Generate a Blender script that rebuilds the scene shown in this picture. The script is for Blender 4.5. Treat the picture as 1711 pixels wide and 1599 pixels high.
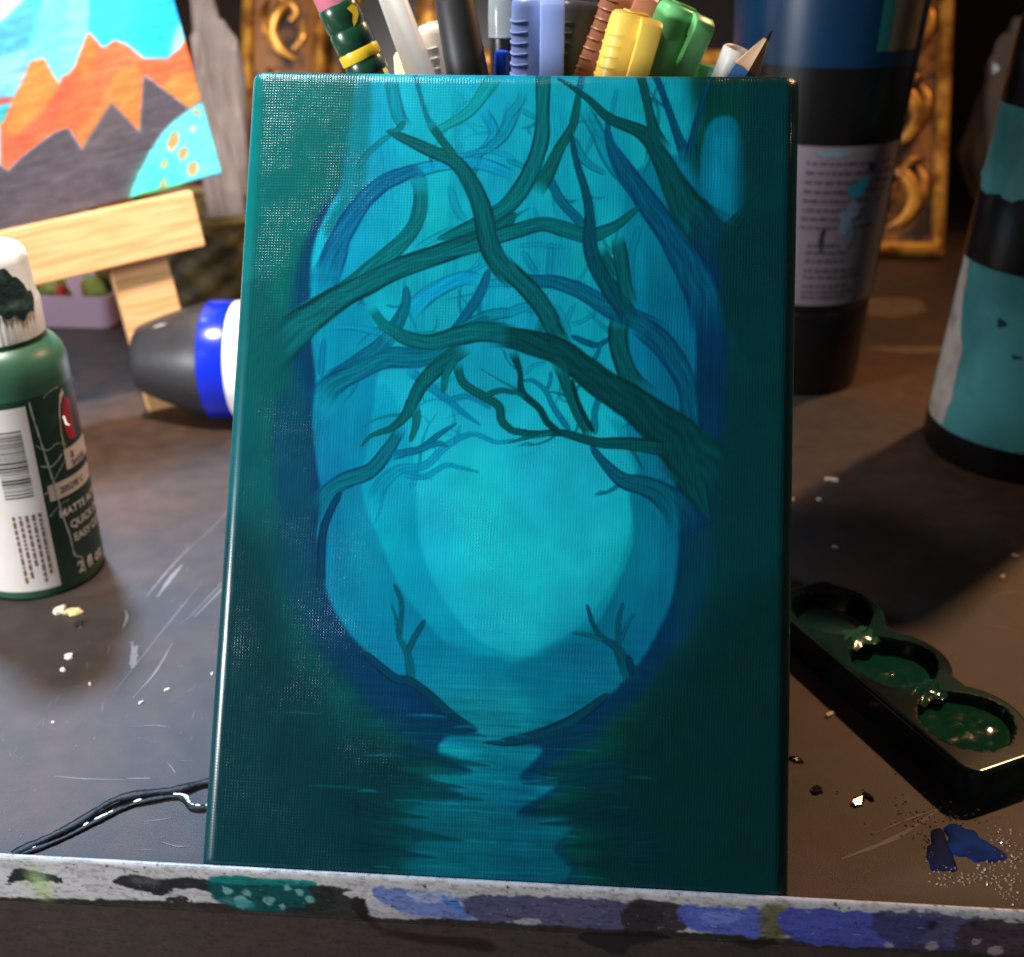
import bpy, bmesh, math, random
import numpy as np
from mathutils import Vector, Matrix, Quaternion, Euler

random.seed(7)
RNG = np.random.default_rng(11)
MM = 0.001
scene = bpy.context.scene
COL = scene.collection
for o in list(bpy.data.objects):
    bpy.data.objects.remove(o)

# ------------------------------------------------------------------ camera
cam_data = bpy.data.cameras.new("camera")
cam = bpy.data.objects.new("camera", cam_data)
COL.objects.link(cam)
cam_data.sensor_fit = 'HORIZONTAL'
cam_data.sensor_width = 36.0
cam_data.lens = 36.0 * 1950.0 / 1711.0
cam_data.clip_start = 0.01
cam_data.clip_end = 20.0
CAM_POS = Vector((82.7254, -189.3258, 193.0172)) * MM
CAM_ROT = ((0.997314707, 0.073233124, -0.000533040),
           (0.032114602, -0.443866240, -0.895517400),
           (-0.065818135, 0.893095555, -0.445026182))   # rows: right, down, forward
r_, d_, f_ = (Vector(v) for v in CAM_ROT)
cam.matrix_world = Matrix((( r_.x, -d_.x, -f_.x, CAM_POS.x),
                           ( r_.y, -d_.y, -f_.y, CAM_POS.y),
                           ( r_.z, -d_.z, -f_.z, CAM_POS.z),
                           (0, 0, 0, 1)))
cam_data.dof.use_dof = True
cam_data.dof.focus_distance = 0.262
cam_data.dof.aperture_fstop = 17.0
scene.camera = cam

# ------------------------------------------------------------------ world, lamps, exposure
world = bpy.data.worlds.new("World")
scene.world = world
world.use_nodes = True
bg = world.node_tree.nodes["Background"]
bg.inputs[0].default_value = (0.95, 0.88, 0.85, 1)
bg.inputs[1].default_value = 0.05

def lamp(name, loc, target, size, power, color, spread=180, size_y=None):
    d = bpy.data.lights.new(name, 'AREA')
    d.shape = 'RECTANGLE' if size_y else 'DISK'
    d.size = size * MM
    if size_y: d.size_y = size_y * MM
    d.energy = power
    d.color = color
    d.spread = math.radians(spread)
    o = bpy.data.objects.new(name, d)
    COL.objects.link(o)
    p = Vector(loc) * MM
    o.location = p
    o.rotation_euler = (Vector(target) * MM - p).to_track_quat('-Z', 'Y').to_euler()
    return o
# cool lamp high behind the left end of the desk (lights the desk, grazes the canvas, throws shadows to the front)
lamp("desk_lamp_light", (-260, 390, 620), (-170, 75, 0), 80, 1.5, (0.46, 0.68, 1.0), spread=54)
# white lamp above the left side (lights the small painting and the pens)
lamp("overhead_light", (-70, 100, 430), (-85, 270, 110), 50, 1.15, (1.0, 0.96, 0.91), spread=88)
# cool light from the left, in front of the desk edge
lamp("side_light", (-430, -230, 170), (-20, 90, 70), 110, 1.55, (0.94, 0.97, 1.0), spread=100)
# dim warm lamp behind on the right
lamp("warm_room_light", (470, 500, 540), (195, 150, 20), 34, 1.1, (1.0, 0.54, 0.26), spread=100)

scene.view_settings.view_transform = 'Standard'
scene.view_settings.look = 'None'
scene.view_settings.exposure = 0.0
scene.view_settings.gamma = 1.0
scene.view_settings.use_curve_mapping = False
scene.render.engine = 'CYCLES'
scene.cycles.use_denoising = True
scene.cycles.max_bounces = 8
scene.cycles.transparent_max_bounces = 12

# ------------------------------------------------------------------ helpers
def lin(c):
    out = []
    for v in c[:3]:
        v /= 255.0
        out.append(v / 12.92 if v <= 0.04045 else ((v + 0.055) / 1.055) ** 2.4)
    return (*out, 1.0)

def mat(name, color, rough=0.5, metal=0.0, var=0.0, var_scale=60.0, bump=0.0, bump_scale=400.0,
        spec=0.5, coat=0.0, trans=0.0, ior=1.45, color2=None, mix_scale=40.0, mix_lo=0.45, mix_hi=0.6, alpha=1.0,
        stretch=None, sub=0.0):
    m = bpy.data.materials.new(name)
    m.use_nodes = True
    nt = m.node_tree
    b = nt.nodes["Principled BSDF"]
    b.inputs["Roughness"].default_value = rough
    b.inputs["Metallic"].default_value = metal
    b.inputs["Specular IOR Level"].default_value = spec
    b.inputs["Coat Weight"].default_value = coat
    b.inputs["Coat Roughness"].default_value = 0.15
    b.inputs["Transmission Weight"].default_value = trans
    b.inputs["IOR"].default_value = ior
    b.inputs["Alpha"].default_value = alpha
    if sub:
        b.inputs["Subsurface Weight"].default_value = sub
        b.inputs["Subsurface Radius"].default_value = (0.003, 0.003, 0.003)
        b.inputs["Subsurface Scale"].default_value = 1.0
    tc = nt.nodes.new("ShaderNodeTexCoord")
    src = tc.outputs["Object"]
    if stretch:
        mp = nt.nodes.new("ShaderNodeMapping")
        mp.inputs["Scale"].default_value = stretch
        nt.links.new(src, mp.inputs["Vector"])
        src = mp.outputs["Vector"]
    base = lin(color)
    b.inputs["Base Color"].default_value = base
    cur = None
    if color2 is not None:
        n = nt.nodes.new("ShaderNodeTexNoise")
        n.inputs["Scale"].default_value = mix_scale
        n.inputs["Detail"].default_value = 6
        nt.links.new(src, n.inputs["Vector"])
        mr = nt.nodes.new("ShaderNodeMapRange")
        mr.inputs["From Min"].default_value = mix_lo
        mr.inputs["From Max"].default_value = mix_hi
        nt.links.new(n.outputs["Fac"], mr.inputs["Value"])
        mx = nt.nodes.new("ShaderNodeMix"); mx.data_type = 'RGBA'
        mx.inputs["A"].default_value = base
        mx.inputs["B"].default_value = lin(color2)
        nt.links.new(mr.outputs["Result"], mx.inputs["Factor"])
        cur = mx.outputs["Result"]
    if var:
        n = nt.nodes.new("ShaderNodeTexNoise")
        n.inputs["Scale"].default_value = var_scale
        n.inputs["Detail"].default_value = 5
        nt.links.new(src, n.inputs["Vector"])
        mr = nt.nodes.new("ShaderNodeMapRange")
        mr.inputs["From Min"].default_value = 0.3
        mr.inputs["From Max"].default_value = 0.7
        mr.inputs["To Min"].default_value = 1 - var
        mr.inputs["To Max"].default_value = 1 + var
        nt.links.new(n.outputs["Fac"], mr.inputs["Value"])
        mx = nt.nodes.new("ShaderNodeMix"); mx.data_type = 'RGBA'; mx.blend_type = 'MULTIPLY'
        mx.inputs["Factor"].default_value = 1.0
        mx.inputs["A"].default_value = base
        if cur is not None: nt.links.new(cur, mx.inputs["A"])
        nt.links.new(mr.outputs["Result"], mx.inputs["B"])
        cur = mx.outputs["Result"]
    if cur is not None:
        nt.links.new(cur, b.inputs["Base Color"])
    if bump:
        n = nt.nodes.new("ShaderNodeTexNoise")
        n.inputs["Scale"].default_value = bump_scale
        n.inputs["Detail"].default_value = 4
        nt.links.new(src, n.inputs["Vector"])
        bp = nt.nodes.new("ShaderNodeBump")
        bp.inputs["Strength"].default_value = bump
        bp.inputs["Distance"].default_value = 0.0006
        nt.links.new(n.outputs["Fac"], bp.inputs["Height"])
        nt.links.new(bp.outputs["Normal"], b.inputs["Normal"])
    return m

def link(name, me, m=None, parent=None, smooth=True, mw=None):
    o = bpy.data.objects.new(name, me)
    COL.objects.link(o)
    if m is not None:
        me.materials.append(m)
    if smooth:
        for p in me.polygons: p.use_smooth = True
    if parent is not None:
        o.parent = parent
    if mw is not None:
        o.matrix_world = mw
    return o

def tag(o, label=None, cat=None, group=None, kind=None):
    if label: o["label"] = label
    if cat: o["category"] = cat
    if group: o["group"] = group
    if kind: o["kind"] = kind
    return o

def thing(name, label, cat, loc=(0, 0, 0), group=None, rot=None):
    o = bpy.data.objects.new(name, None)
    o.empty_display_size = 0.01
    COL.objects.link(o)
    o.location = Vector(loc) * MM
    if rot is not None:
        o.rotation_mode = 'QUATERNION'
        o.rotation_quaternion = rot
    return tag(o, label, cat, group)

class MB:
    """collects shapes given in millimetres into one mesh"""
    def __init__(self):
        self.v = []; self.f = []
    def add(self, vs, fs, xf=None):
        k = len(self.v)
        if xf is not None:
            vs = [xf @ Vector(p) for p in vs]
        self.v += [tuple(p) for p in vs]
        self.f += [tuple(i + k for i in q) for q in fs]
        return self
    def box(self, x0, x1, y0, y1, z0, z1, xf=None):
        vs = [(x, y, z) for z in (z0, z1) for y in (y0, y1) for x in (x0, x1)]
        fs = [(0, 2, 3, 1), (4, 5, 7, 6), (0, 1, 5, 4), (2, 6, 7, 3), (0, 4, 6, 2), (1, 3, 7, 5)]
        return self.add(vs, fs, xf)
    def lathe(self, prof, seg=48, xf=None, a0=0.0, a1=None, cap0=True, cap1=True, sq=None):
        """prof: (radius, z); sq(angle)->(fx, fy) lets the section leave the circle"""
        full = a1 is None
        n = seg if full else seg + 1
        vs = []
        for r, z in prof:
            for i in range(n):
                a = a0 + (2 * math.pi if full else (a1 - a0)) * i / seg
                if sq: cx, cy = sq(a)
                else: cx, cy = math.cos(a), math.sin(a)
                vs.append((r * cx, r * cy, z))
        fs = []
        for j in range(len(prof) - 1):
            for i in range(seg):
                i2 = (i + 1) % n if full else i + 1
                fs.append((j * n + i, j * n + i2, (j + 1) * n + i2, (j + 1) * n + i))
        if full and cap0: fs.append(tuple(range(n - 1, -1, -1)))
        if full and cap1: fs.append(tuple((len(prof) - 1) * n + i for i in range(n)))
        return self.add(vs, fs, xf)
    def tube(self, pts, rad, seg=10, flat=1.0, xf=None):
        pts = [Vector(p) for p in pts]
        n = len(pts)
        if not isinstance(rad, (list, tuple)): rad = [rad] * n
        up = Vector((0, 0, 1))
        vs = []; 
        for i, p in enumerate(pts):
            t = (pts[min(i + 1, n - 1)] - pts[max(i - 1, 0)]).normalized()
            s = t.cross(up)
            if s.length < 1e-4: s = t.cross(Vector((0, 1, 0)))
            s.normalize(); w = s.cross(t).normalized()
            for k in range(seg):
                a = 2 * math.pi * k / seg
                vs.append(p + s * (rad[i] * math.cos(a)) + w * (rad[i] * flat * math.sin(a)))
        fs = [(j * seg + k, j * seg + (k + 1) % seg, (j + 1) * seg + (k + 1) % seg, (j + 1) * seg + k)
              for j in range(n - 1) for k in range(seg)]
        fs.append(tuple(range(seg - 1, -1, -1)))
        fs.append(tuple((n - 1) * seg + k for k in range(seg)))
        return self.add(vs, fs, xf)
    def prism(self, pts, z0, z1, xf=None):
        n = len(pts)
        vs = [(x, y, z0) for x, y in pts] + [(x, y, z1) for x, y in pts]
        fs = [tuple(range(n - 1, -1, -1)), tuple(range(n, 2 * n))]
        fs += [(i, (i + 1) % n, n + (i + 1) % n, n + i) for i in range(n)]
        return self.add(vs, fs, xf)
    def mesh(self, name):
        me = bpy.data.meshes.new(name)
        me.from_pydata([(x * MM, y * MM, z * MM) for x, y, z in self.v], [], self.f)
        me.update()
        return me
    def build(self, name, m, parent=None, smooth=True, bevel=0.0, segs=2, mw=None):
        me = self.mesh(name)
        if bevel:
            bm = bmesh.new(); bm.from_mesh(me)
            bmesh.ops.remove_doubles(bm, verts=bm.verts, dist=1e-6)
            ed = [e for e in bm.edges if len(e.link_faces) == 2 and e.calc_face_angle(0) > 0.5]
            bmesh.ops.bevel(bm, geom=ed, offset=bevel * MM, segments=segs, profile=0.5, affect='EDGES', clamp_overlap=True)
            bm.to_mesh(me); bm.free()
        o = link(name, me, m, parent, smooth, mw)
        if smooth:
            try:
                me.set_sharp_from_angle(angle=math.radians(42))
            except Exception:
                pass
        return o

def frame_mat(origin, ex, ey, ez):
    """matrix (mm space) from an origin and three axes"""
    return Matrix(((ex[0], ey[0], ez[0], origin[0]), (ex[1], ey[1], ez[1], origin[1]),
                   (ex[2], ey[2], ez[2], origin[2]), (0, 0, 0, 1)))

def to_m(M):
    M = M.copy()
    M.translation = M.translation * MM
    return M

def spline(pts, n=12, closed=False):
    P = np.array(pts, float)
    if closed: P = np.vstack([P[-1], P, P[0], P[1]])
    else: P = np.vstack([2 * P[0] - P[1], P, 2 * P[-1] - P[-2]])
    out = []
    for i in range(1, len(P) - 2):
        t = np.linspace(0, 1, n, endpoint=False)[:, None]
        a, b, c, d = P[i - 1], P[i], P[i + 1], P[i + 2]
        out.append(0.5 * ((2 * b) + (c - a) * t + (2 * a - 5 * b + 4 * c - d) * t ** 2 + (3 * b - a - 3 * c + d) * t ** 3))
    out = np.vstack(out)
    if not closed: out = np.vstack([out, P[-2]])
    return out

def text_mesh(body, size, sx=1.0, bold=0.0):
    cu = bpy.data.curves.new("lettering", 'FONT')
    cu.body = body
    cu.size = size
    cu.offset = bold
    o = bpy.data.objects.new("lettering", cu)
    COL.objects.link(o)
    bpy.context.view_layer.update()
    me = bpy.data.meshes.new_from_object(o.evaluated_get(bpy.context.evaluated_depsgraph_get()))
    bpy.data.objects.remove(o)
    vs = [(v.co.x * sx, v.co.y, 0.0) for v in me.vertices]
    fs = [tuple(p.vertices) for p in me.polygons]
    bpy.data.meshes.remove(me)
    return vs, fs

# ---- paint raster: brush work laid down on a grid of millimetres
def vnoise(h, w, cell, rng=RNG):
    gh, gw = int(h / cell[0]) + 3, int(w / cell[1]) + 3
    g = rng.random((gh, gw))
    y = np.arange(h) / cell[0]; x = np.arange(w) / cell[1]
    yi = y.astype(int); xi = x.astype(int)
    fy = (y - yi)[:, None]; fx = (x - xi)[None, :]
    fy = fy * fy * (3 - 2 * fy); fx = fx * fx * (3 - 2 * fx)
    a = g[np.ix_(yi, xi)]; b = g[np.ix_(yi, xi + 1)]; c = g[np.ix_(yi + 1, xi)]; d = g[np.ix_(yi + 1, xi + 1)]
    return (a * (1 - fx) + b * fx) * (1 - fy) + (c * (1 - fx) + d * fx) * fy

def boxblur(a, r):
    r = int(round(r))
    if r < 1: return a
    for ax in (0, 1):
        p = np.concatenate([np.repeat(np.take(a, [0], ax), r + 1, ax), a, np.repeat(np.take(a, [-1], ax), r, ax)], ax)
        c = np.cumsum(p, ax)
        n = a.shape[ax]
        a = (np.take(c, np.arange(2 * r + 1, 2 * r + 1 + n), ax) - np.take(c, np.arange(0, n), ax)) / (2 * r + 1)
    return a

class Raster:
    def __init__(self, x0, x1, y0, y1, px, color):
        self.x0, self.y0, self.px = x0, y0, px
        self.w = int(round((x1 - x0) / px)) + 1
        self.h = int(round((y1 - y0) / px)) + 1
        self.img = np.ones((self.h, self.w, 3)) * (np.array(color) / 255.0)
        self.thick = np.zeros((self.h, self.w))
        self.X = x0 + np.arange(self.w) * px
        self.Y = y0 + np.arange(self.h) * px
    def inside(self, pts):
        m = np.zeros((self.h, self.w), bool)
        n = len(pts)
        for i in range(n):
            ax, ay = pts[i]; bx, by = pts[(i + 1) % n]
            if ay == by: continue
            rows = np.nonzero((self.Y >= min(ay, by)) & (self.Y < max(ay, by)))[0]
            if len(rows) == 0: continue
            xs = ax + (self.Y[rows] - ay) * (bx - ax) / (by - ay)
            m[rows] ^= self.X[None, :] > xs[:, None]
        return m
    def fill(self, pts, color, blur, alpha=1.0, smooth=0, wob=0.0):
        if smooth: pts = [tuple(q) for q in spline(pts, 8, True)]
        m = self.inside(pts).astype(float)
        b = blur / self.px / 1.7
        for _ in range(3): m = boxblur(m, b)
        if wob:
            n = .55 * vnoise(self.h, self.w, (wob / self.px * .7, wob / self.px * 1.3)) + .3 * vnoise(self.h, self.w, (wob / self.px * .35, wob / self.px * .5)) + .15 * vnoise(self.h, self.w, (2, 2))
            m = np.clip((m + (n - 0.5) * .95 - 0.36) / 0.22, 0, 1)
        m = (m * alpha)[..., None]
        self.img = self.img * (1 - m) + m * (np.array(color) / 255.0)
    def stroke(self, pts, rad, color, edge, alpha=1.0, soft=0.2, streak=0.06):
        P = spline(pts, 16)
        R = spline([(q, 0) for q in rad], 16)[:, 0]
        L = np.concatenate([[0], np.cumsum(np.hypot(*np.diff(P, axis=0).T))])
        n = max(6, int(L[-1] / 0.12))
        s = np.linspace(0, L[-1], n)
        px = np.interp(s, L, P[:, 0]); py = np.interp(s, L, P[:, 1]); rr = np.maximum(np.interp(s, L, R), 0.12)
        rr = rr * (1 + 0.10 * np.interp(s, np.linspace(0, L[-1], max(3, int(L[-1] / 3))), RNG.random(max(3, int(L[-1] / 3))) - .5))
        # narrow ends come to a point; wide ends melt into what they grow from
        for end, q_ in ((rr[0], s), (rr[-1], L[-1] - s)):
            if end <= 1.0: rr = rr * np.clip(.25 + .75 * np.sqrt(np.clip(q_ / (2 * max(end, .3)), 0, 1)), 0, 1)
        rr = np.maximum(rr, .1); r0_, r1_ = rr[0], rr[-1]
        tx = np.gradient(px); ty = np.gradient(py); q = np.hypot(tx, ty) + 1e-9; tx /= q; ty /= q
        D = np.full((self.h, self.w), 9.0); S = np.zeros((self.h, self.w)); T = np.zeros((self.h, self.w))
        for i in range(n):
            rad_ = rr[i] * 1.5 + self.px
            i0 = max(0, int((px[i] - rad_ - self.x0) / self.px)); i1 = min(self.w, int((px[i] + rad_ - self.x0) / self.px) + 2)
            j0 = max(0, int((py[i] - rad_ - self.y0) / self.px)); j1 = min(self.h, int((py[i] + rad_ - self.y0) / self.px) + 2)
            if i1 <= i0 or j1 <= j0: continue
            dx = self.X[i0:i1][None, :] - px[i]; dy = self.Y[j0:j1][:, None] - py[i]
            d = np.sqrt(dx * dx + dy * dy) / rr[i]
            sub = D[j0:j1, i0:i1]; k = d < sub
            sub[k] = d[k]
            S[j0:j1, i0:i1][k] = ((dx * -ty[i] + dy * tx[i]) / rr[i])[k]
            T[j0:j1, i0:i1][k] = s[i]
        sf = max(soft, self.px * 1.2 / max(np.mean(rr), 0.1))
        m = np.clip((1 + sf * .5 - D) / sf, 0, 1); m = m * m * (3 - 2 * m)
        if r0_ > 1.0: m = m * np.clip(T / (2.0 * r0_), 0, 1)
        if r1_ > 1.0: m = m * np.clip((L[-1] - T) / (2.0 * r1_), 0, 1)
        e = np.clip((np.abs(S) - 0.52) / 0.40, 0, 1) ** 1.4
        ph = RNG.random(3) * 6.28
        side = 0.55 + 0.45 * np.sin(T * 0.22 + ph[0] + np.sign(S) * 1.1)
        e = np.clip(e * (0.45 + 0.85 * side), 0, 1.15)
        st = (np.sin(S * 7 + ph[1] + 2.2 * np.sin(T * .21 + ph[0])) * np.sin(T * .33 + ph[2]) + 0.7 * np.sin(S * 15 + ph[2] + T * .35 + 1.5 * np.sin(T * .6))) * streak * 1.5
        c = np.array(color) / 255.0; d = np.array(edge) / 255.0
        colr = (c * (1 - e[..., None]) + d * e[..., None]) * (1 + st[..., None])
        m2 = (m * alpha)[..., None]
        self.img = self.img * (1 - m2) + m2 * colr
        ridge = np.exp(-((np.abs(S) - 0.85) / 0.18) ** 2)
        self.thick = np.maximum(self.thick * (1 - m * .6), m * alpha * (0.45 + 0.55 * ridge + 0.15 * st / max(streak, 1e-3)))
    def sample(self, x, y):
        fx = np.clip((x - self.x0) / self.px, 0, self.w - 1.001); fy = np.clip((y - self.y0) / self.px, 0, self.h - 1.001)
        xi = fx.astype(int); yi = fy.astype(int); a = (fx - xi)[..., None]; b = (fy - yi)[..., None]
        I = np.concatenate([self.img, self.thick[..., None]], 2)
        v = (I[yi, xi] * (1 - a) + I[yi, xi + 1] * a) * (1 - b) + (I[yi + 1, xi] * (1 - a) + I[yi + 1, xi + 1] * a) * b
        return v
def srgb2lin(a):
    a = np.clip(a, 0, 1)
    return np.where(a <= 0.04045, a / 12.92, ((a + 0.055) / 1.055) ** 2.4)

def grid_mesh(name, V, rgb, thick=None):
    """V (h,w,3) in mm -> quad grid with a painted colour attribute"""
    h, w = V.shape[:2]
    me = bpy.data.meshes.new(name)
    n = h * w
    me.vertices.add(n)
    me.vertices.foreach_set("co", (V.reshape(-1, 3) * MM).astype(np.float32).ravel())
    idx = np.arange(n).reshape(h, w)
    q = np.stack([idx[:-1, :-1], idx[:-1, 1:], idx[1:, 1:], idx[1:, :-1]], -1).reshape(-1, 4)
    me.loops.add(q.size)
    me.loops.foreach_set("vertex_index", q.ravel().astype(np.int32))
    me.polygons.add(len(q))
    me.polygons.foreach_set("loop_start", (np.arange(len(q)) * 4).astype(np.int32))
    me.update(calc_edges=True)
    me.polygons.foreach_set("use_smooth", np.ones(len(q), bool))
    at = me.color_attributes.new("paint", 'FLOAT_COLOR', 'POINT')
    c = np.ones((n, 4), np.float32)
    c[:, :3] = srgb2lin(rgb.reshape(-1, 3))
    if thick is not None: c[:, 3] = thick.ravel()
    at.data.foreach_set("color", c.ravel())
    me.update()
    return me

def paint_mat(name, rough=0.35, weave=0.0, pitch=0.72, grain=0.0, coat=0.0, spec=0.5, brush=0.0):
    m = bpy.data.materials.new(name); m.use_nodes = True
    nt = m.node_tree; N = nt.nodes; Lk = nt.links
    b = N["Principled BSDF"]
    b.inputs["Roughness"].default_value = rough
    b.inputs["Specular IOR Level"].default_value = spec
    b.inputs["Coat Weight"].default_value = coat
    at = N.new("ShaderNodeAttribute"); at.attribute_name = "paint"
    tc = N.new("ShaderNodeTexCoord")
    nz = N.new("ShaderNodeTexNoise"); nz.inputs["Scale"].default_value = 130; nz.inputs["Detail"].default_value = 6
    Lk.new(tc.outputs["Object"], nz.inputs["Vector"])
    mr = N.new("ShaderNodeMapRange"); mr.inputs["From Min"].default_value = .3; mr.inputs["From Max"].default_value = .7
    mr.inputs["To Min"].default_value = .90; mr.inputs["To Max"].default_value = 1.08
    Lk.new(nz.outputs["Fac"], mr.inputs["Value"])
    mx = N.new("ShaderNodeMix"); mx.data_type = 'RGBA'; mx.blend_type = 'MULTIPLY'; mx.inputs["Factor"].default_value = 1
    Lk.new(at.outputs["Color"], mx.inputs["A"]); Lk.new(mr.outputs["Result"], mx.inputs["B"])
    Lk.new(mx.outputs["Result"], b.inputs["Base Color"])
    height = None
    def math_(op, a, c=None):
        k = N.new("ShaderNodeMath"); k.operation = op
        for i, v in enumerate((a, c)):
            if v is None: continue
            if isinstance(v, (int, float)): k.inputs[i].default_value = v
            else: Lk.new(v, k.inputs[i])
        return k.outputs[0]
    if weave:
        # threads of the cloth: over and under, a little uneven
        wob = N.new("ShaderNodeTexNoise"); wob.inputs["Scale"].default_value = 90
        Lk.new(tc.outputs["Object"], wob.inputs["Vector"])
        mad = N.new("ShaderNodeVectorMath"); mad.operation = 'MULTIPLY_ADD'
        Lk.new(wob.outputs["Color"], mad.inputs[0]); mad.inputs[1].default_value = (.0009, .0009, 0); Lk.new(tc.outputs["Object"], mad.inputs[2])
        sp = N.new("ShaderNodeSeparateXYZ"); Lk.new(mad.outputs[0], sp.inputs[0])
        k = math.pi / (pitch * MM)
        sx = math_('SINE', math_('MULTIPLY', sp.outputs[0], k)); sy = math_('SINE', math_('MULTIPLY', sp.outputs[1], k))
        a = math_('ABSOLUTE', sx); c = math_('ABSOLUTE', sy)
        bumps = math_('MULTIPLY', math_('POWER', a, .7), math_('POWER', c, .7))
        un = N.new("ShaderNodeTexNoise"); un.inputs["Scale"].default_value = 700; un.inputs["Detail"].default_value = 3
        Lk.new(tc.outputs["Object"], un.inputs["Vector"])
        bumps = math_('MULTIPLY', bumps, math_('MULTIPLY_ADD', un.outputs["Fac"], 1.6) if False else math_('ADD', math_('MULTIPLY', un.outputs["Fac"], 1.5), .1))
        pat = N.new('ShaderNodeTexNoise'); pat.inputs['Scale'].default_value = 55; pat.inputs['Detail'].default_value = 3
        Lk.new(tc.outputs['Object'], pat.inputs['Vector'])
        pr = N.new('ShaderNodeMapRange'); pr.inputs['From Min'].default_value = .42; pr.inputs['From Max'].default_value = .66; pr.inputs['To Min'].default_value = .45; pr.inputs['To Max'].default_value = 1.15
        Lk.new(pat.outputs['Fac'], pr.inputs['Value'])
        bumps = math_('MULTIPLY', bumps, pr.outputs['Result'])
        keep = math_('SUBTRACT', 1.0, math_('MULTIPLY', at.outputs["Alpha"], .55))
        height = math_('MULTIPLY', math_('MULTIPLY', bumps, keep), weave)
    if grain:
        g = N.new("ShaderNodeTexNoise"); g.inputs["Scale"].default_value = 900; g.inputs["Detail"].default_value = 5
        Lk.new(tc.outputs["Object"], g.inputs["Vector"])
        gh = math_('MULTIPLY', g.outputs["Fac"], grain)
        height = gh if height is None else math_('ADD', height, gh)
    if brush:
        mp = N.new("ShaderNodeMapping"); mp.inputs["Scale"].default_value = (1, .12, 1); mp.inputs["Rotation"].default_value = (0, 0, .5)
        Lk.new(tc.outputs["Object"], mp.inputs["Vector"])
        g = N.new("ShaderNodeTexNoise"); g.inputs["Scale"].default_value = 900; g.inputs["Detail"].default_value = 4
        Lk.new(mp.outputs["Vector"], g.inputs["Vector"])
        gh = math_('MULTIPLY', g.outputs["Fac"], brush)
        height = gh if height is None else math_('ADD', height, gh)
    if height is not None:
        bp = N.new("ShaderNodeBump"); bp.inputs["Strength"].default_value = 1.0; bp.inputs["Distance"].default_value = MM
        Lk.new(height, bp.inputs["Height"]); Lk.new(bp.outputs["Normal"], b.inputs["Normal"])
    return m

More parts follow.
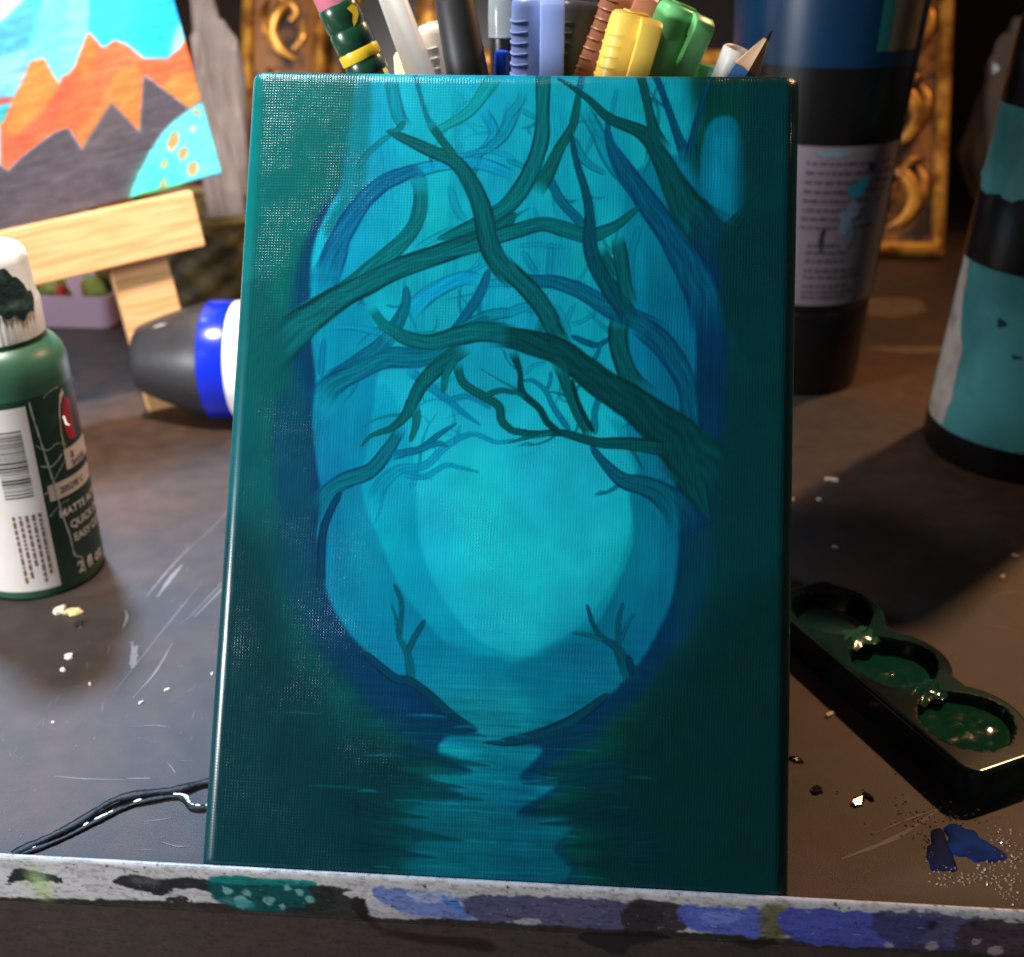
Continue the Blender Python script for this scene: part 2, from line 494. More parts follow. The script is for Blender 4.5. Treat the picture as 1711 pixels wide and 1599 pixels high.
# ------------------------------------------------------------------ brush work of the two paintings, traced from image pixels, in millimetres on the canvas
# fills: outline, colour, softness, opacity, smoothed; strokes: path, half widths, colour, edge colour, opacity, softness
PAINT_FILLS = [
 ([(1.58,187.81),(123.53,188.9),(124.42,129.05),(109.8,117.58),(17.42,115.2),(5.41,126.29)],(8,160,180),5.44,0.75,1),
 ([(19.35,182),(30.87,182.12),(32.96,141.24),(28.36,121.14),(23.05,115.34)],(0,136,166),1.36,0.6,1),
 ([(43.23,103.26),(85.8,103.11),(91.8,82.81),(85.7,62.43),(70.06,49.83),(56.46,53.27),(43.24,74.33)],(20,188,208),5.44,0.9,1),
 ([(34.55,110.01),(42.31,93.52),(44.61,74.38),(50.69,61.08),(59.21,52.04),(70.17,46.92),(45.96,45.9),(32.25,73.94),(29.85,93.13)],(0,156,180),0.41,0.85,1),
 ([(87.15,103.15),(93.22,89.64),(90.77,71.99),(83.82,58.36),(72.74,49.94),(67.51,46.41),(86.15,47.86),(96.22,68.17),(96.17,95.19)],(0,152,176),0.41,0.75,1),
 ([(13.59,132.21),(24.14,133.87),(33.13,121.26),(33.01,109.97),(31.52,93.18),(30.56,87.62),(32.17,80.79),(35.73,73.39),(40.76,63.39),(46.12,56.87),(53.91,49.83),(68.87,46.07),(69.48,30.07),(45.3,31.58),(20.61,59.91),(15.43,101.06)],(0,130,160),0.34,0.95,1),
 ([(15.43,101.06),(25.38,98.56),(27.43,73.77),(34.4,59.1),(48.66,46.28),(59.66,41.45),(60.16,29.64),(32.87,36.3),(17.85,59.81)],(0,112,148),2.18,0.4,1),
 ([(89.9,159.51),(108.92,159.81),(111.48,101.12),(106.84,68.57),(98.07,48.36),(81.36,31.92),(66.61,35.17),(65.52,45.93),(76.76,49.85),(85.22,56.42),(90.37,67.29),(93.06,76.11),(91.95,86.88),(93.55,92.38),(90.54,103.25),(90.67,122.67)],(0,120,150),0.34,0.95,1),
 ([(98.34,142.53),(108.92,159.81),(111.48,101.12),(106.84,68.57),(98.07,48.36),(86.44,38.68),(93.88,56.11),(98.61,68.26),(100.27,76.36),(97.98,103.46)],(0,102,136),1.63,0.45,1),
 ([(91.33,148.08),(93.96,142.44),(95.55,103.39),(92.8,95.09),(90.83,117.09)],(0,150,182),0.82,0.5,1),
 ([(51.14,51.05),(68.57,46.86),(84.55,56.4),(91.5,46.77),(81.3,33.87),(66.82,29.95),(73.89,18.59),(74.87,9.63),(87.64,0.1),(40.28,-2.43),(39.43,14.3),(59.1,23.06),(60.1,30.95),(44.85,40.81)],(0,128,154),1.22,0.95,1),
 ([(67.5,46.81),(80.68,52.26),(91.46,48.09),(81.23,35.83),(67.84,37.86)],(0,112,140),2.18,0.8,1),
 ([(54.64,33.32),(77.3,34.35),(74.41,22.5),(78.16,9.8),(88.98,-1.1),(37.68,-3.85),(46.3,10.76),(60.43,23.13)],(0,104,128),2.99,0.75,1),
 ([(34.2,11.44),(87.2,14.1),(98.16,-4.39),(29.89,-8.12)],(0,84,100),4.08,0.8,1),
 ([(46.14,42.19),(67.69,41.8),(70.76,31.43),(60.13,30.29)],(10,140,160),1.9,0.7,1),
 ([(-19.16,190.65),(20.96,189.48),(21.28,173.12),(22.37,158.44),(19.35,151.11),(16.02,139.46),(17.09,120.86),(18.73,109.58),(18.37,101.15),(20.13,90.05),(21.49,83.18),(21.07,73.55),(22.78,65.42),(25.67,58.08),(29.98,52.19),(35.29,47.32),(39.95,43.92),(44.76,42.66),(49.28,38.62),(54.55,35.29),(59.65,32.1),(52.76,30.35),(51.59,26.36),(59.38,22.82),(45.8,21.12),(56.66,17.75),(39.76,13.02),(48.42,8.28),(42.68,2.83),(47.29,-9.71),(-4.89,-12.6)],(0,56,90),0.34,1,1),
 ([(-19.16,190.65),(18.94,189.46),(19.84,173.11),(20.86,159.88),(15.35,151.04),(12.88,139.39),(11.15,120.72),(9.66,107.93),(8.92,92.48),(10.88,78.69),(13.38,65.07),(18.25,53.06),(24.95,43.94),(34.26,35.7),(45.46,28.3),(50.93,26.33),(56.43,22.94),(45.8,21.12),(53.33,17.59),(39.76,13.02),(47.76,8.25),(42.68,2.83),(47.29,-9.71),(-4.89,-12.6)],(0,92,88),2.18,1,1),
 ([(-14.21,120.1),(5.76,120.59),(7.86,86.88),(13.71,59.65),(27.22,40.04),(45.61,25.04),(52.49,21.45),(39.43,14.3),(40.67,-10.08),(-4.89,-12.6)],(0,70,72),5.44,0.9,1),
 ([(-9.14,47.9),(15.74,48.92),(33.02,33.66),(47.14,21.19),(39.49,13.01),(40.67,-10.08),(-4.89,-12.6)],(0,50,56),6.8,0.9,1),
 ([(21.29,183.51),(27.63,183.57),(28.08,158.53),(25.41,149.76),(21.46,143.89),(18.45,146.73),(21.96,155.52)],(0,105,112),0.54,0.75,1),
 ([(-0.23,181.8),(16.46,181.97),(17.38,165.7),(8.01,153.83),(1.54,153.72)],(0,104,98),4.08,0.6,1),
 ([(132.12,160.18),(107.64,155.5),(103.82,142.64),(105.5,128.61),(106.15,117.49),(105.73,106.43),(106.18,98.23),(102.12,88.3),(103.14,79.15),(103.2,71.11),(101.94,62.66),(97.44,52.29),(92.6,45.24),(86.16,39.19),(75.98,34.03),(64.94,30.12),(74.18,28.72),(69.51,22.26),(78.4,21.65),(69.03,14.22),(82.62,13.87),(77.59,7.21),(81.67,2.96),(78.78,-7.97),(134.05,-4.92)],(0,56,90),0.34,1,1),
 ([(131.75,191.89),(105.3,187.27),(105.03,174.16),(103.29,165.47),(108.33,155.51),(112.57,148.47),(113.85,131.6),(113.83,90.31),(111.39,79.44),(110.21,66.04),(105.84,54.61),(98.19,43.78),(87.9,34.17),(80.17,27.96),(74.41,22.5),(80.39,21.49),(71.4,14.34),(82.62,13.87),(78.9,7.28),(83.63,3.06),(81.38,-7.83),(134.05,-4.92)],(0,74,66),1.77,1,1),
 ([(131.75,191.89),(119.42,187.4),(119.26,131.72),(118.6,77.01),(111.14,52.85),(97.1,35.24),(84.25,24.26),(80.61,15.06),(88.63,10.33),(86.58,-7.54),(134.05,-4.92)],(0,60,54),5.44,0.9,1),
 ([(133.33,56.39),(112.51,50.28),(97.17,32.65),(84.34,21.68),(81.94,14.48),(89.93,10.4),(87.87,-7.47),(134.05,-4.92)],(0,46,48),6.12,0.9,1),
 ([(107.55,172.74),(113.44,174.84),(116.05,167.09),(116.53,155.65),(113.51,149.34),(108.51,153.52),(106.18,159.77)],(0,128,158),0.48,0.95,1),
 ([(108.74,168.43),(113.53,169.93),(115.5,159.91),(113.48,151.04),(109.83,155.54)],(0,150,176),1.22,0.7,1),
]
PAINT_STROKES = [
 ([(30.95,180.64),(33.96,153.54),(35.79,127)],[1.77,1.95,2.21],(0,140,168),(0,132,164),0.38,0.6),
 ([(48.75,182.3),(49.35,157.42),(48.82,132.98)],[1.36,1.5,1.7],(0,140,168),(0,132,164),0.38,0.6),
 ([(72.18,181.08),(74.24,157.82),(75.17,134.97)],[1.63,1.8,2.04],(0,140,168),(0,132,164),0.38,0.6),
 ([(86.99,178.31),(89.4,150.19),(90.67,122.67)],[1.63,1.8,2.04],(0,140,168),(0,132,164),0.38,0.6),
 ([(40.59,158.73),(41.62,134.25),(41.51,110.2)],[1.5,1.65,1.87],(0,140,168),(0,132,164),0.38,0.6),
 ([(65.62,167.83),(67.74,144.78),(68.72,122.13)],[1.09,1.2,1.36],(0,140,168),(0,132,164),0.38,0.6),
 ([(57.41,161.9),(58.35,138.88),(58.17,116.25)],[0.95,1.05,1.19],(0,140,168),(0,132,164),0.38,0.6),
 ([(80.74,155.05),(83.03,133.02),(84.18,111.36)],[1.22,1.35,1.53],(0,140,168),(0,132,164),0.38,0.6),
 ([(54.71,176.42),(57.74,170.69),(54.77,165.72),(49.63,164.82)],[1.34,1.15,0.96,0.57],(0,140,182),(0,86,112),0.7,0.18),
 ([(62.6,178.58),(60.14,170.31),(55.55,165.93),(50.84,164.43)],[2.11,1.53,0.96,0.57],(0,131,158),(0,81,97),0.75,0.18),
 ([(37.08,160.12),(45.76,162.3),(54.89,162.85),(63.11,160.12)],[2.11,1.53,1.53,1.34],(0,142,186),(0,88,115),0.75,0.18),
 ([(49.25,164.41),(55.54,166.14),(59.94,165.38),(63.17,163.79)],[0.57,0.77,0.77,0.77],(0,140,182),(0,86,112),0.6,0.18),
 ([(47.99,157.02),(49.81,151.76),(51.91,148.95)],[0.96,0.96,0.96],(0,136,166),(0,84,102),0.55,0.18),
 ([(49.22,174.29),(49.03,169.34),(50.01,165.24)],[0.57,0.57,0.5],(0,140,165),(0,86,102),0.5,0.18),
 ([(61.16,163.76),(65.57,162.19),(70.78,159.83)],[0.69,0.69,0.69],(0,131,154),(0,81,95),0.7,0.18),
 ([(63.44,176.53),(67.49,174.51),(70.61,175.79)],[0.69,0.69,0.69],(0,131,154),(0,81,95),0.6,0.18),
 ([(60.74,174.43),(63.39,177.76),(64.46,181.08)],[1.15,1.15,1.15],(0,131,154),(0,81,95),0.55,0.18),
 ([(67.9,152.48),(68.78,150.07),(68.04,148.84)],[0.42,0.42,0.42],(0,136,166),(0,84,102),0.6,0.18),
 ([(92.23,148.48),(90.55,139.26),(91.57,130.55)],[0.96,0.96,0.96],(0,123,144),(0,76,89),0.5,0.18),
 ([(86.21,181.73),(85.38,176.37),(84.84,174.72)],[0.57,0.57,0.57],(0,130,170),(0,80,105),0.6,0.18),
 ([(65.55,141.95),(67.63,138.78),(69.28,136.42)],[0.77,0.77,0.57],(0,136,166),(0,84,102),0.7,0.18),
 ([(72.13,144.09),(72.07,140.08),(72.04,135.68)],[0.77,0.77,0.77],(0,136,166),(0,84,102),0.7,0.18),
 ([(80.87,139.06),(79.41,136.23),(77.52,134.6)],[0.42,0.42,0.42],(0,136,166),(0,84,102),0.6,0.18),
 ([(73.81,129.35),(75.88,125.83),(77.14,122.7)],[0.77,0.77,0.77],(0,136,166),(0,84,102),0.65,0.18),
 ([(78.07,129.84),(76.64,126.24),(76.33,123.87)],[0.57,0.57,0.57],(0,136,166),(0,84,102),0.6,0.18),
 ([(82.78,127.58),(79.76,125.53),(77.45,125.08)],[0.5,0.5,0.5],(0,136,166),(0,84,102),0.6,0.18),
 ([(64.72,143.14),(69.41,143.63),(75.29,142.95)],[0.57,0.57,0.57],(0,136,166),(0,84,102),0.5,0.18),
 ([(58.32,186),(52.32,176.4),(47.29,172.61),(43.39,170.5)],[2.11,1.53,1.15,0.96],(0,142,146),(0,88,90),0.75,0.18),
 ([(32.23,184.92),(34.74,174.94),(37.34,171.25)],[1.72,1.72,1.34],(0,122,140),(0,75,86),0.8,0.18),
 ([(38.28,184.98),(41.59,174.61),(43.75,171.33)],[0.5,0.57,1.15],(0,100,118),(0,62,73),0.8,0.18),
 ([(25.77,161.59),(28.01,164.92),(31.46,168.28),(33.41,169.54)],[0.96,0.77,0.69,0.57],(0,110,122),(0,68,75),0.75,0.18),
 ([(39.51,126.57),(45.17,131.9),(52.11,135.25),(56.46,134.55)],[2.49,2.11,1.72,1.53],(0,150,196),(0,93,121),0.75,0.18),
 ([(40.36,141.86),(46.52,145.62),(51.96,147.74)],[0.77,0.88,0.57],(0,146,169),(0,90,104),0.6,0.18),
 ([(54.98,132.51),(58.83,134.2),(64.32,133.92)],[0.77,0.96,0.77],(0,135,178),(0,83,110),0.6,0.18),
 ([(57.92,137.38),(56.19,131.74),(52.53,125.68),(49.57,121.63)],[0.77,1.15,1.15,0.96],(0,94,126),(0,72,104),1,0.18),
 ([(48.79,121.51),(52.99,123.99),(58.37,126.5),(64.57,127.44)],[0.77,1.15,1.34,1.15],(0,129,153),(0,79,94),0.8,0.18),
 ([(21.49,122.83),(27.04,122.97),(34.24,121.55)],[0.57,0.77,0.77],(0,138,176),(0,85,109),0.6,0.18),
 ([(62.61,127),(66.84,128.69),(70.77,127.59)],[1.15,1.15,1.15],(0,132,172),(0,81,106),0.6,0.18),
 ([(18.2,131.7),(20.66,137.82),(22.69,144.35),(27.06,152.59),(32,157.58),(37.08,160.12),(41.4,161.62)],[3.64,3.25,2.68,2.3,2.11,1.72,1.15],(0,98,135),(0,72,115),1,0.18),
 ([(38.81,132.96),(38.82,128.55),(36.89,123.71),(34.29,120.46)],[0.77,1.15,1.72,2.11],(0,103,120),(0,74,106),1,0.18),
 ([(36.56,122.4),(33.59,118.74),(28.28,114.63),(22.97,110.53),(19.6,107.27)],[1.91,1.91,2.11,2.3,2.87],(0,100,126),(0,76,108),1,0.18),
 ([(18.59,104.08),(23.04,109.34),(30.69,113.9),(36.09,116.03),(43.16,116.21),(47.37,118.3),(53.03,123.2),(58.38,126.11)],[3.45,2.68,2.3,2.49,2.3,1.72,1.15,0.77],(0,105,126),(0,78,111),1,0.18),
 ([(20.06,120),(19.89,116.01),(19.77,111.23)],[0.77,0.77,0.77],(0,115,149),(0,86,124),1,0.18),
 ([(33.53,81.89),(35.62,86.8),(39.35,90.02),(45.12,91.17),(49.2,95.19),(52.59,97.62),(56.41,98.71),(61.12,97.11),(65.73,97.63)],[1.91,1.72,1.24,0.96,0.86,0.77,0.61,0.57,0.42],(0,138,172),(0,123,144),0.85,0.18),
 ([(39.78,89.06),(45.24,88.66),(49.77,91.32),(52.88,91.03),(57.55,90.02)],[0.96,0.77,0.65,0.5,0.27],(0,140,172),(0,124,160),0.85,0.18),
 ([(51.88,96.05),(52.54,98.79),(52.84,100.75)],[0.46,0.38,0.27],(0,138,172),(0,85,106),0.6,0.18),
 ([(40.16,113.36),(45.43,109.56),(50.27,106.15),(53.49,103.5),(57.48,100.89)],[1.15,1.07,0.88,0.69,0.27],(0,128,166),(0,107,135),1,0.18),
 ([(49.48,106.33),(54.1,107.44),(59.64,104.85)],[0.69,0.61,0.38],(0,128,162),(0,113,135),1,0.18),
 ([(19.27,78.7),(23.63,84.66),(27.39,87.31),(32.74,89.62),(36.4,94.4),(39.26,99.57)],[3.64,2.11,1.91,1.82,1.63,1.15],(0,103,122),(0,67,100),1,0.18),
 ([(36.48,92.85),(40.32,93.94),(44.16,95.03),(47.9,98.26),(52.04,101.12)],[1.15,0.96,0.84,0.65,0.27],(0,108,142),(0,86,108),1,0.18),
 ([(43.4,94.62),(47.99,96.32),(50.34,95.81)],[0.65,0.57,0.31],(0,116,148),(0,71,91),1,0.18),
 ([(25.99,84.35),(23.89,80.01),(22.34,74.17),(22.53,62.67)],[0.77,0.88,0.96,1.15],(0,59,93),(0,36,57),1,0.18),
 ([(77.9,100.32),(74.27,105.27),(72.21,109.11),(69.42,111.39),(67.1,111.52)],[0.77,0.69,0.61,0.5,0.38],(0,120,152),(0,98,122),1,0.18),
 ([(72.4,109.12),(73.09,111.49),(73.2,113.84)],[0.5,0.42,0.34],(0,120,152),(0,74,94),1,0.18),
 ([(67.43,112.9),(68.91,114.9),(71.97,115.77)],[0.38,0.46,0.38],(0,140,170),(0,86,105),0.7,0.18),
 ([(83.85,99.73),(83.51,104.37),(84.7,109.46)],[0.88,0.77,0.57],(0,121,140),(0,98,126),1,0.18),
 ([(77.55,122.21),(81.07,120.72),(83.79,120.2),(86.43,121.84)],[0.57,0.77,0.65,0.57],(0,88,122),(0,54,75),1,0.18),
 ([(84.54,120.81),(83.48,117.64),(82.57,116.05)],[0.42,0.5,0.46],(0,107,131),(0,66,81),1,0.18),
 ([(82.99,96.61),(86.55,92.48),(90.45,89.16),(95.02,88.16),(99.61,86.02),(103.47,82.34),(106.21,77.14)],[0.77,1.15,1.82,2.3,2.87,3.83,5.17],(0,92,113),(0,63,95),1,0.18),
 ([(78.47,177.11),(81.8,171.41),(85.16,164.11),(90.01,158.51)],[1.53,1.72,1.72,1.91],(0,135,158),(0,83,97),0.75,0.18),
 ([(76.15,169.7),(79.28,164.03),(84.09,160.85)],[0.96,0.96,0.69],(0,127,151),(0,78,93),0.8,0.18),
 ([(84.24,175.13),(85.03,168.59),(88.35,162.13),(93.21,155.33),(98.43,148.2),(103.24,140.71),(107.65,132.09),(109.37,123.1)],[0.42,1.07,2.3,2.68,3.06,3.64,4.4,4.79],(0,86,118),(0,61,100),1,0.18),
 ([(60.25,137.23),(66.6,134.96),(73.24,134.71),(79.52,132.66),(86.22,128.84),(92.46,126.22),(98.68,122.83)],[0.96,1.53,1.72,1.91,2.2,2.49,2.87],(0,98,124),(0,72,111),1,0.18),
 ([(91.69,126.1),(97.96,121.14),(102.3,115.39),(104.33,110),(105.44,103.07),(106.91,96.19)],[2.49,2.87,2.49,2.11,2.11,1.91],(0,88,115),(0,61,100),1,0.18),
 ([(94.72,186.76),(98.51,176.53),(101.01,169.62),(103.87,163.58)],[0.84,0.84,1.15,2.11],(0,80,109),(0,53,90),1,0.18),
 ([(108.08,184.83),(105.18,174.56),(104.14,168.85),(103.87,163.58)],[0.5,0.65,0.96,1.72],(0,74,99),(0,48,90),1,0.18),
 ([(70.77,160.24),(74.12,154.2),(77.78,150.23),(80.22,147.05)],[1.07,1.15,1.15,1.15],(0,98,124),(0,70,106),1,0.18),
 ([(78.17,186.19),(76.89,177.09),(75.84,172.97)],[0.69,0.77,0.69],(0,108,140),(0,86,104),1,0.18),
 ([(40.97,158.13),(41.08,151.61),(39.35,146.29),(34.84,140.94),(29.17,135.17),(23.47,130.21),(16.58,125.23),(10.12,119.86)],[1.72,1.82,1.82,2.2,2.68,3.06,3.83,4.98],(0,106,112),(0,86,92),1,0.18),
 ([(38.26,160.55),(40.33,158.94),(41.07,156.09)],[2.11,1.91,1.72],(0,100,122),(0,62,75),0.7,0.18),
 ([(68.75,187.76),(69.07,174.53),(68.9,168.37),(66.44,160.17),(62.73,154.01),(58.54,150.29),(52.74,147.35),(45.76,144.39)],[1.72,1.72,1.88,2.07,2.14,2.11,1.53,0.57],(0,106,112),(0,58,70),1,0.18),
 ([(1.59,109.26),(5.28,114.14),(10.16,119.06),(15.83,124.41),(22.32,129.38),(29.28,133.16),(37.01,137.35),(45.95,140.76),(54.49,144.15),(59.87,147.48),(63.67,150.79)],[5.74,5.74,4.98,3.83,3.06,2.68,2.49,2.49,2.49,1.91,0.96],(0,93,98),(0,52,58),1,0.18),
 ([(77.39,179.98),(76.43,172.98),(73.29,166.8),(70.75,160.64),(68.18,155.72)],[0.77,1,1.34,1.72,1.72],(0,92,92),(0,66,76),1,0.18),
 ([(45.94,140.35),(53.73,142.72),(59.92,145.46),(64.58,146.96),(70.01,148.48),(75.14,147.36),(80.65,145.86),(84.12,146.93),(87.56,148.8),(92.11,152.9)],[0.57,1.72,1.91,1.82,1.82,1.91,1.91,1.53,1.15,0.57],(0,102,108),(0,66,74),1,0.18),
 ([(32.15,170.56),(36.66,168.76),(42.8,165.96),(48.91,163.17),(52.7,158.32),(55.74,151.86),(57.65,143.81),(60.63,138.24),(64.7,134.32)],[0.31,1.19,1.53,1.76,2.07,2.34,2.37,2.41,2.49],(0,91,96),(0,56,60),1,0.18),
 ([(32.54,170.77),(34.56,170.59),(36.45,172.89)],[0.38,0.77,0.96],(0,96,100),(0,59,62),0.8,0.18),
 ([(42.49,172.55),(45.9,168.06),(49.29,163.59)],[0.96,0.96,1.15],(0,92,92),(0,62,72),1,0.18),
 ([(59.75,139.83),(63.81,136.3),(67.87,132.4),(71.54,127.71),(74.45,122.24)],[2.49,2.39,2.3,2.14,2.11],(0,91,96),(0,52,58),1,0.18),
 ([(75.92,170.51),(77.32,164),(79.94,155.92),(80.9,150.29),(81.09,144.26),(82.82,138.7),(86.08,133.59),(89.7,128.53),(91.75,124.24)],[0.57,0.8,1,1.26,1.61,1.84,2.11,2.3,2.3],(0,76,92),(0,57,77),1,0.18),
 ([(83.46,143.11),(85.91,139.16),(87.99,134.43)],[1.15,1.34,1.34],(0,93,98),(0,64,70),1,0.18),
 ([(87.25,146.38),(88.37,141.21),(89.53,134.46),(90.84,128.95)],[1.53,1.72,1.72,2.11],(0,93,98),(0,60,70),1,0.18),
 ([(30.74,127.97),(33.72,124.03),(38.21,120.95)],[1.15,1.26,1.53],(0,106,112),(0,96,104),1,0.18),
 ([(35.73,123.18),(39,120.87),(44.56,119.81),(50.76,121.35),(57.35,122.71),(64.79,121.9)],[1.15,1.72,1.91,2.3,2.49,2.68],(0,98,104),(0,66,72),1,0.18),
 ([(71.37,127.2),(73.64,123.3),(76.5,119.03)],[1.91,2.01,2.11],(0,87,92),(0,52,58),1,0.18),
 ([(88.57,127.6),(88.36,121.69),(89.67,116.23),(92.1,111.61),(96.03,107.44)],[2.11,2.2,2.2,2.49,3.45],(0,87,92),(0,52,60),1,0.18),
 ([(58.54,121.55),(63.22,121.46),(68.31,120.4),(74.58,118.59),(79.71,115.19),(85.22,111.03),(91.45,107.31),(96.9,103.21),(102.32,98.74),(106.96,94.28),(112.31,90.25),(118.37,86.64)],[2.68,2.68,2.87,3.16,3.35,3.54,3.92,4.59,5.55,6.32,6.51,6.32],(0,68,72),(0,54,56),1,0.18),
 ([(100.84,97.54),(104.77,91.15),(107.52,85.9),(110.25,80.68)],[5.74,3.64,2.11,0.19],(0,74,78),(0,58,58),1,0.18),
 ([(100.86,96.39),(97.06,97.04),(90.97,97.62),(84.87,97.63),(80.25,98.65),(75.62,99.68),(69.87,99.31),(63.67,100.29)],[2.11,1.72,1.44,1.19,1.05,0.8,0.65,0.42],(0,81,86),(0,54,58),1,0.18),
 ([(76.01,99.49),(72.85,101.92),(70.81,105.17),(66.82,108.77),(66.05,113.65),(64.12,118.33)],[0.69,0.84,0.8,0.8,0.65,1.15],(0,66,70),(0,44,58),1,0.18),
 ([(82.93,98.73),(80.11,103.11),(78.03,107.71),(75.93,113.13),(74.63,117.02)],[1.07,1.07,1.19,1.42,2.11],(0,91,96),(0,62,66),1,0.18),
 ([(78.08,112.01),(80,106.21),(83.27,100.1)],[0.38,0.5,0.57],(0,58,64),(0,35,39),1,0.18),
 ([(74.09,99.44),(69.13,98.51),(64.18,97)],[0.46,0.46,0.23],(0,104,118),(0,64,73),1,0.18),
 ([(53.98,119.26),(48.3,115.15),(43.83,110.3),(41.69,105.91),(40.1,102.53),(36.92,99.5),(32.71,97.81),(30.1,95.19)],[1.72,1.91,1.72,1.45,1.19,0.84,0.5,0.23],(0,93,98),(0,56,64),1,0.18),
 ([(42.1,105.53),(42.7,101.23),(41.56,96.51)],[1.15,0.96,0.5],(0,104,108),(0,80,92),1,0.18),
 ([(51.72,117.22),(49.19,112.81),(48.62,108.07)],[1.15,0.96,0.57],(0,104,108),(0,80,96),1,0.18),
 ([(51.42,115.24),(53.19,110.55),(57.98,107.55),(61.56,105.3),(62.48,101.81),(65.67,99.18)],[1.07,1,1.03,1.03,0.96,0.69],(0,88,88),(0,54,66),1,0.18),
 ([(57.98,107.55),(61.8,109.02),(65.31,108.53)],[0.77,0.69,0.57],(0,92,98),(0,66,80),1,0.18),
 ([(63.34,108.48),(65.27,108.73),(67.24,107.8)],[0.57,0.57,0.57],(0,92,98),(0,57,60),1,0.18),
 ([(63.68,99.9),(67.95,99.25),(71.02,99.34)],[0.77,0.69,0.69],(0,88,90),(0,60,70),1,0.18),
 ([(72.28,184.48),(79.58,179.18),(84.85,174.31),(92.79,170.74),(96.84,165.1),(100.52,157.87),(104.14,151.9),(108.85,147.59),(112.75,144.87)],[0.42,0.84,1.26,1.82,2.3,3.25,4.4,5.36,6.32],(0,79,84),(0,56,58),1,0.18),
 ([(91.59,186.32),(93.8,176.88),(95.32,171.18),(97.99,165.92)],[1,1.11,1.45,2.3],(0,85,90),(0,56,62),1,0.18),
 ([(116.44,152.52),(113.82,148.88),(111.96,146.05)],[1.15,1.72,2.87],(0,62,66),(0,51,54),1,0.18),
 ([(44.53,41.84),(43.25,48.27),(41.17,51.88),(40.3,55.99),(39.02,59.44)],[1.11,0.88,0.62,0.4,0.22],(0,94,113),(0,82,104),1,0.18),
 ([(43.31,48.71),(44.49,51.8),(46.72,56.03)],[0.75,0.66,0.62],(0,88,106),(0,54,65),1,0.18),
 ([(41.18,51.67),(41.28,59.53),(39.46,63.85)],[0.53,0.58,0.44],(0,90,108),(0,55,66),1,0.18),
 ([(94.89,44.02),(92,48.03),(90.04,51.65),(86.71,53.83),(84.51,56.99),(83.22,60.9)],[2.62,1.57,1.1,0.71,0.57,0.38],(0,78,99),(0,63,88),1,0.18),
 ([(86.73,53.36),(83.9,54.18),(80.15,54.58)],[0.52,0.48,0.33],(0,98,115),(0,60,71),1,0.18),
 ([(90.58,52.13),(90.25,57.22),(91.24,61.68)],[0.67,0.62,0.33],(0,88,108),(0,54,66),1,0.18),
 ([(90.93,53.07),(92.21,56.83),(93.77,59.45)],[0.48,0.43,0.38],(0,100,132),(0,62,81),1,0.18),
 ([(93.55,45.8),(93.16,48.08),(92.64,50.14)],[0.95,0.81,0.62],(0,61,88),(0,37,54),1,0.18),
 ([(33.15,48.29),(40.51,42.96),(44.06,42.34),(49.05,39.23),(53.6,35.57),(59.43,31.99)],[0.88,1.06,1.05,0.96,0.84,0.66],(0,63,90),(0,39,55),1,0.18),
 ([(60.96,29.57),(66.55,29.92),(74.4,32.02),(81.24,35.62),(88.48,41.44)],[0.14,0.95,1.43,1.19,0.71],(0,67,88),(0,41,54),1,0.18),
]
TRUNK_GLAZE = [
 ([(-19.16,190.65),(10.23,189.39),(8.01,153.83),(6.76,132.06),(10.36,115.01),(6.64,106.43),(8.92,92.48),(10.47,78.67),(13.38,65.07),(18.25,53.06),(25.03,42.61),(33.02,33.66),(30.03,-10.67),(-4.89,-12.6)],(0,79,84),2.72,0.9,1),
 ([(11.77,115.05),(15.63,109.5),(17.53,101.12),(18.87,90.01),(19.71,80.36),(20.34,69.42),(22.75,58.64),(16.79,54.35),(12.89,73.26),(10.32,92.53),(10.17,106.53)],(0,70,88),1.22,0.8,1),
 ([(-10.86,72.41),(8.72,73.11),(15.58,51.61),(27.59,33.42),(39.09,20.8),(35.36,-10.37),(-4.89,-12.6)],(0,50,56),5.44,0.9,1),
 ([(132.32,143.21),(116.03,145.71),(113.69,140.02),(114.41,123.25),(113.04,103.9),(111.7,90.24),(110.65,76.73),(109.61,63.36),(105.85,53.95),(98.24,41.82),(94.35,-7.11),(134.05,-4.92)],(0,58,62),1.63,0.92,1),
 ([(105.33,76.54),(109.93,79.39),(111,72.73),(108.51,65.31),(104.44,57.86),(102.73,63.09),(104.1,72.48),(103.67,79.17)],(0,67,82),1.09,0.8,1),
 ([(133.24,64.27),(114.88,63.56),(105.94,50.01),(94.5,33.82),(91.76,-7.25),(134.05,-4.92)],(0,46,48),4.76,0.9,1),
 ([(131.75,191.89),(116.66,187.38),(116.76,142.9),(132.34,141.8)],(0,62,66),1.9,0.9,1),
 ([(132.2,153.08),(115.96,149.67),(113.54,147.92),(110.04,145.59),(111.46,135.75),(114.01,123.24),(132.55,123.69)],(0,58,62),0.95,0.95,1),
 ([(-14.81,128.7),(6.94,129.19),(10.02,120.69),(11.49,115.04),(10.87,106.55),(-13.21,105.88)],(0,80,80),1.9,0.85,1),
 ([(-19.37,193.67),(20.43,193.97),(22.01,159.9),(17.49,151.07),(13.71,142.3),(9.06,136.43),(-15.32,135.92)],(0,94,92),0.54,0.92,1),
]
